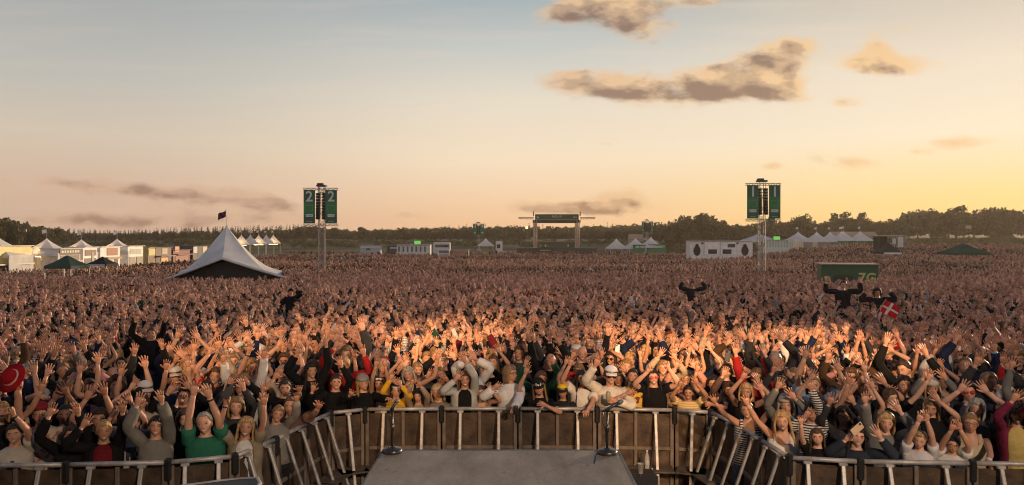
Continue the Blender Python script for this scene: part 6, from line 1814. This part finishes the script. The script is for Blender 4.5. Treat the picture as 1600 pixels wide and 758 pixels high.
# clouds, in gnomonic coordinates of the forward half of the sky
yy = math_('MAXIMUM', Y_, .05)
u = math_('DIVIDE', X_, yy); v = math_('DIVIDE', Z_, yy)
cmb = N(nt, 'ShaderNodeCombineXYZ'); L.new(u, cmb.inputs[0]); L.new(math_('MULTIPLY', v, 1.9), cmb.inputs[1])
def noise(scale, det, rough, off=(0, 0, 0)):
    mp = N(nt, 'ShaderNodeMapping'); mp.inputs['Location'].default_value = off; L.new(cmb.outputs[0], mp.inputs[0])
    n = N(nt, 'ShaderNodeTexNoise'); n.inputs['Scale'].default_value = scale; n.inputs['Detail'].default_value = det; n.inputs['Roughness'].default_value = rough
    L.new(mp.outputs[0], n.inputs['Vector']); return n.outputs['Fac']
n3 = noise(14, 4, .5); n4 = noise(14, 4, .5, (-.010, -.026, 0)); n1 = noise(15, 9, .56); n2 = noise(16, 10, .62, (-.008, -.022, 0)); nb_ = noise(5, 4, .5, (3, 1, 0))
BLOBS = [(935, 130, 66, 17, 1.0), (905, 118, 40, 12, .8), (1000, 144, 80, 16, 1.0), (1080, 140, 70, 18, 1.0), (1160, 134, 66, 24, 1.0), (1218, 138, 36, 17, .95), (1185, 94, 50, 20, 1.0), (1236, 70, 40, 13, 1.0), (1205, 112, 40, 16, .9), (1130, 112, 45, 15, .8),
         (880, 24, 36, 15, .78), (905, 6, 40, 10, .55), (985, 12, 50, 16, .60), (1100, 2, 50, 8, .40), (950, 22, 60, 26, .70), (1000, 42, 50, 20, .70), (1075, 5, 70, 10, .5), (1345, 92, 52, 18, .8), (1400, 104, 56, 14, .8), (1368, 68, 20, 16, .75), (1420, 42, 34, 16, .36), (1480, 98, 30, 12, .45), (1318, 160, 28, 9, .75),
         (1503, 222, 45, 9, .7), (1425, 238, 22, 7, .6), (1340, 255, 30, 10, .62), (1270, 250, 40, 11, .5), (1210, 260, 15, 6, .8), (985, 312, 60, 18, .72), (900, 322, 80, 11, .6), (840, 326, 70, 9, .62), (930, 330, 60, 10, .55),
         (160, 290, 60, 13, .72), (225, 300, 55, 10, .66), (310, 302, 60, 14, .72), (385, 315, 75, 13, .72), (430, 322, 40, 9, .55), (70, 286, 28, 9, .66), (8, 283, 16, 7, .5), (90, 340, 90, 12, .55), (200, 345, 110, 13, .6), (300, 347, 90, 12, .52), (635, 336, 40, 8, .66), (420, 342, 90, 10, .45), (1010, 210, 28, 7, .3), (950, 225, 22, 5, .42)]
st_m = N(nt, 'ShaderNodeMapping'); st_m.inputs['Scale'].default_value = (1.3, 9, 1); st_m.inputs['Rotation'].default_value = (0, 0, .06); L.new(cmb.outputs[0], st_m.inputs[0])
st_n = N(nt, 'ShaderNodeTexNoise'); st_n.inputs['Scale'].default_value = 3.0; st_n.inputs['Detail'].default_value = 6; L.new(st_m.outputs[0], st_n.inputs['Vector'])
c = mixc(math_('MULTIPLY', mapr(st_n.outputs['Fac'], .46, .74), math_('MULTIPLY', mapr(Y_, .05, .3), .16)), c, mixc(mapr(az, -.5, .5), lin((226, 204, 188)), lin((255, 232, 196))))
tot = None; core = None
for px, py, rx, ry, amp in BLOBS:
    du = math_('MULTIPLY', math_('SUBTRACT', u, (px - 800) / F), F / rx)
    dv = math_('MULTIPLY', math_('SUBTRACT', v, (HY - py) / F), F / ry)
    d2 = math_('ADD', math_('MULTIPLY', du, du), math_('MULTIPLY', dv, dv))
    g = math_('MULTIPLY', math_('POWER', 2.718, math_('MULTIPLY', d2, -.75)), amp if amp > .8 else amp + .12)
    h = math_('MULTIPLY', g, dv)            # signed: above / below the middle of the cloud
    tot = g if tot is None else math_('ADD', tot, g); core = h if core is None else math_('ADD', core, h)
tot = math_('MINIMUM', tot, 1.25)
fld = math_('ADD', tot, math_('MULTIPLY', math_('SUBTRACT', n1, .5), 2.4))
front = mapr(Y_, .05, .25)
alpha = math_('MULTIPLY', mapr(fld, .26, 1.22), front)
alpha = math_('MULTIPLY', alpha, mapr(tot, .06, .30))
lit = math_('ADD', math_('MULTIPLY', math_('SUBTRACT', n3, n4), 2.0), math_('MULTIPLY', core, .25))
lit = math_('SUBTRACT', lit, math_('MULTIPLY', math_('SUBTRACT', fld, .95), .62))
lit = math_('ADD', lit, mapr(az, .28, .50, 0., .36))
lit = mapr(lit, -.54, .30)
dark_c = mixc(mapr(az, -.4, .5), lin((170, 136, 120)), lin((168, 124, 92)))
dark_c = mixc(mapr(el, .0, .28), dark_c, lin((150, 120, 102)))
lit_c = mixc(mapr(az, -.4, .5), lin((212, 174, 146)), lin((248, 204, 148)))
mid_c = mixc(.45, dark_c, lit_c)
cl = mixc(mapr(lit, 0., .5), mixc(1.0, dark_c, (.80, .74, .70), 'MULTIPLY'), mid_c)
cl = mixc(mapr(lit, .5, 1.), cl, lit_c)
c = mixc(math_('MULTIPLY', alpha, .85), c, cl)
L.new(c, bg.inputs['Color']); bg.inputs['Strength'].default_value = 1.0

su = bpy.data.lights.new('sun', 'SUN'); su.energy = 4.6; su.angle = R(.6); su.color = (1, .72, .46)
so = bpy.data.objects.new('sun', su); COL.objects.link(so); so.location = (60, 60, 40)
from mathutils import Vector
dv_ = Vector((math.sin(SUN_AZ) * math.cos(SUN_EL), math.cos(SUN_AZ) * math.cos(SUN_EL), math.sin(SUN_EL)))
so.rotation_euler = dv_.to_track_quat('Z', 'Y').to_euler()


def stage_lamp(loc, target, energy, size, blend, col=(1, .56, .25)):
    """unseen stage lantern, or the added fill, above the runway behind the photographer, its beam on the front rows"""
    li = bpy.data.lights.new('stage_lamp', 'SPOT'); li.energy = energy; li.spot_size = R(size); li.spot_blend = blend; li.color = col; li.shadow_soft_size = .15
    lo = bpy.data.objects.new('stage_lamp', li); COL.objects.link(lo); lo.location = loc
    lo.rotation_euler = (Vector(loc) - Vector(target)).to_track_quat('Z', 'Y').to_euler()


stage_lamp((-2.5, -4, 7.5), (-1.2, 14.2, 2.0), 30000, 10, .9)
stage_lamp((2.0, -4, 7.5), (2.6, 12.6, 2.0), 28000, 10, .9)
stage_lamp((4.0, -4, 7.5), (5.2, 12.6, 2.0), 26000, 10, .9)
stage_lamp((-5.0, -4, 7.5), (-4.2, 13.2, 2.0), 15000, 12, .9)
stage_lamp((5.0, -4, 7.0), (0.3, 11, 1.3), 6000, 66, 1, (1, .74, .54))  # added wide fill, lifts the dark front rows
stage_lamp((3.0, -4, 6.5), (1.9, 10.7, 1.2), 6000, 13, 1)
stage_lamp((-3.0, -4, 7.0), (-1.4, 11.4, 1.5), 4200, 14, 1)

# ------------------------------------------------------------------ evening haze
m, nt, p = new_mat('haze'); nt.nodes.remove(p); L = nt.links
pv = N(nt, 'ShaderNodeVolumePrincipled'); pv.inputs['Color'].default_value = (1.0, .87, .70, 1); pv.inputs['Density'].default_value = HAZE; pv.inputs['Anisotropy'].default_value = .35
L.new(pv.outputs[0], nt.nodes['Material Output'].inputs['Volume'])
mb_ = MB(); mb_.box((0, 470, 16), (2040, 1100, 38), (1, 1, 1)); o = mb_.build('haze', m); tag(o, 'thin warm evening haze over the whole field', 'haze', kind='stuff')

# ------------------------------------------------------------------ camera
cam = bpy.data.cameras.new('camera'); co = bpy.data.objects.new('camera', cam); COL.objects.link(co); sc.camera = co
cam.sensor_width = 36; cam.lens = 36 * F / 1600; cam.clip_end = 6000; cam.clip_start = .1
co.location = (0, 0, EYE); co.rotation_euler = (R(90) - math.atan((379 - HY) / F), 0, 0)
vs_ = sc.view_settings; vs_.view_transform = 'Standard'; vs_.look = 'None'; vs_.exposure = 0; vs_.gamma = 1
sc.cycles.use_denoising = True; sc.cycles.filter_width = 1.1
sc.cycles.max_bounces = 5; sc.cycles.diffuse_bounces = 2; sc.cycles.glossy_bounces = 2; sc.cycles.transparent_max_bounces = 6; sc.cycles.transmission_bounces = 4
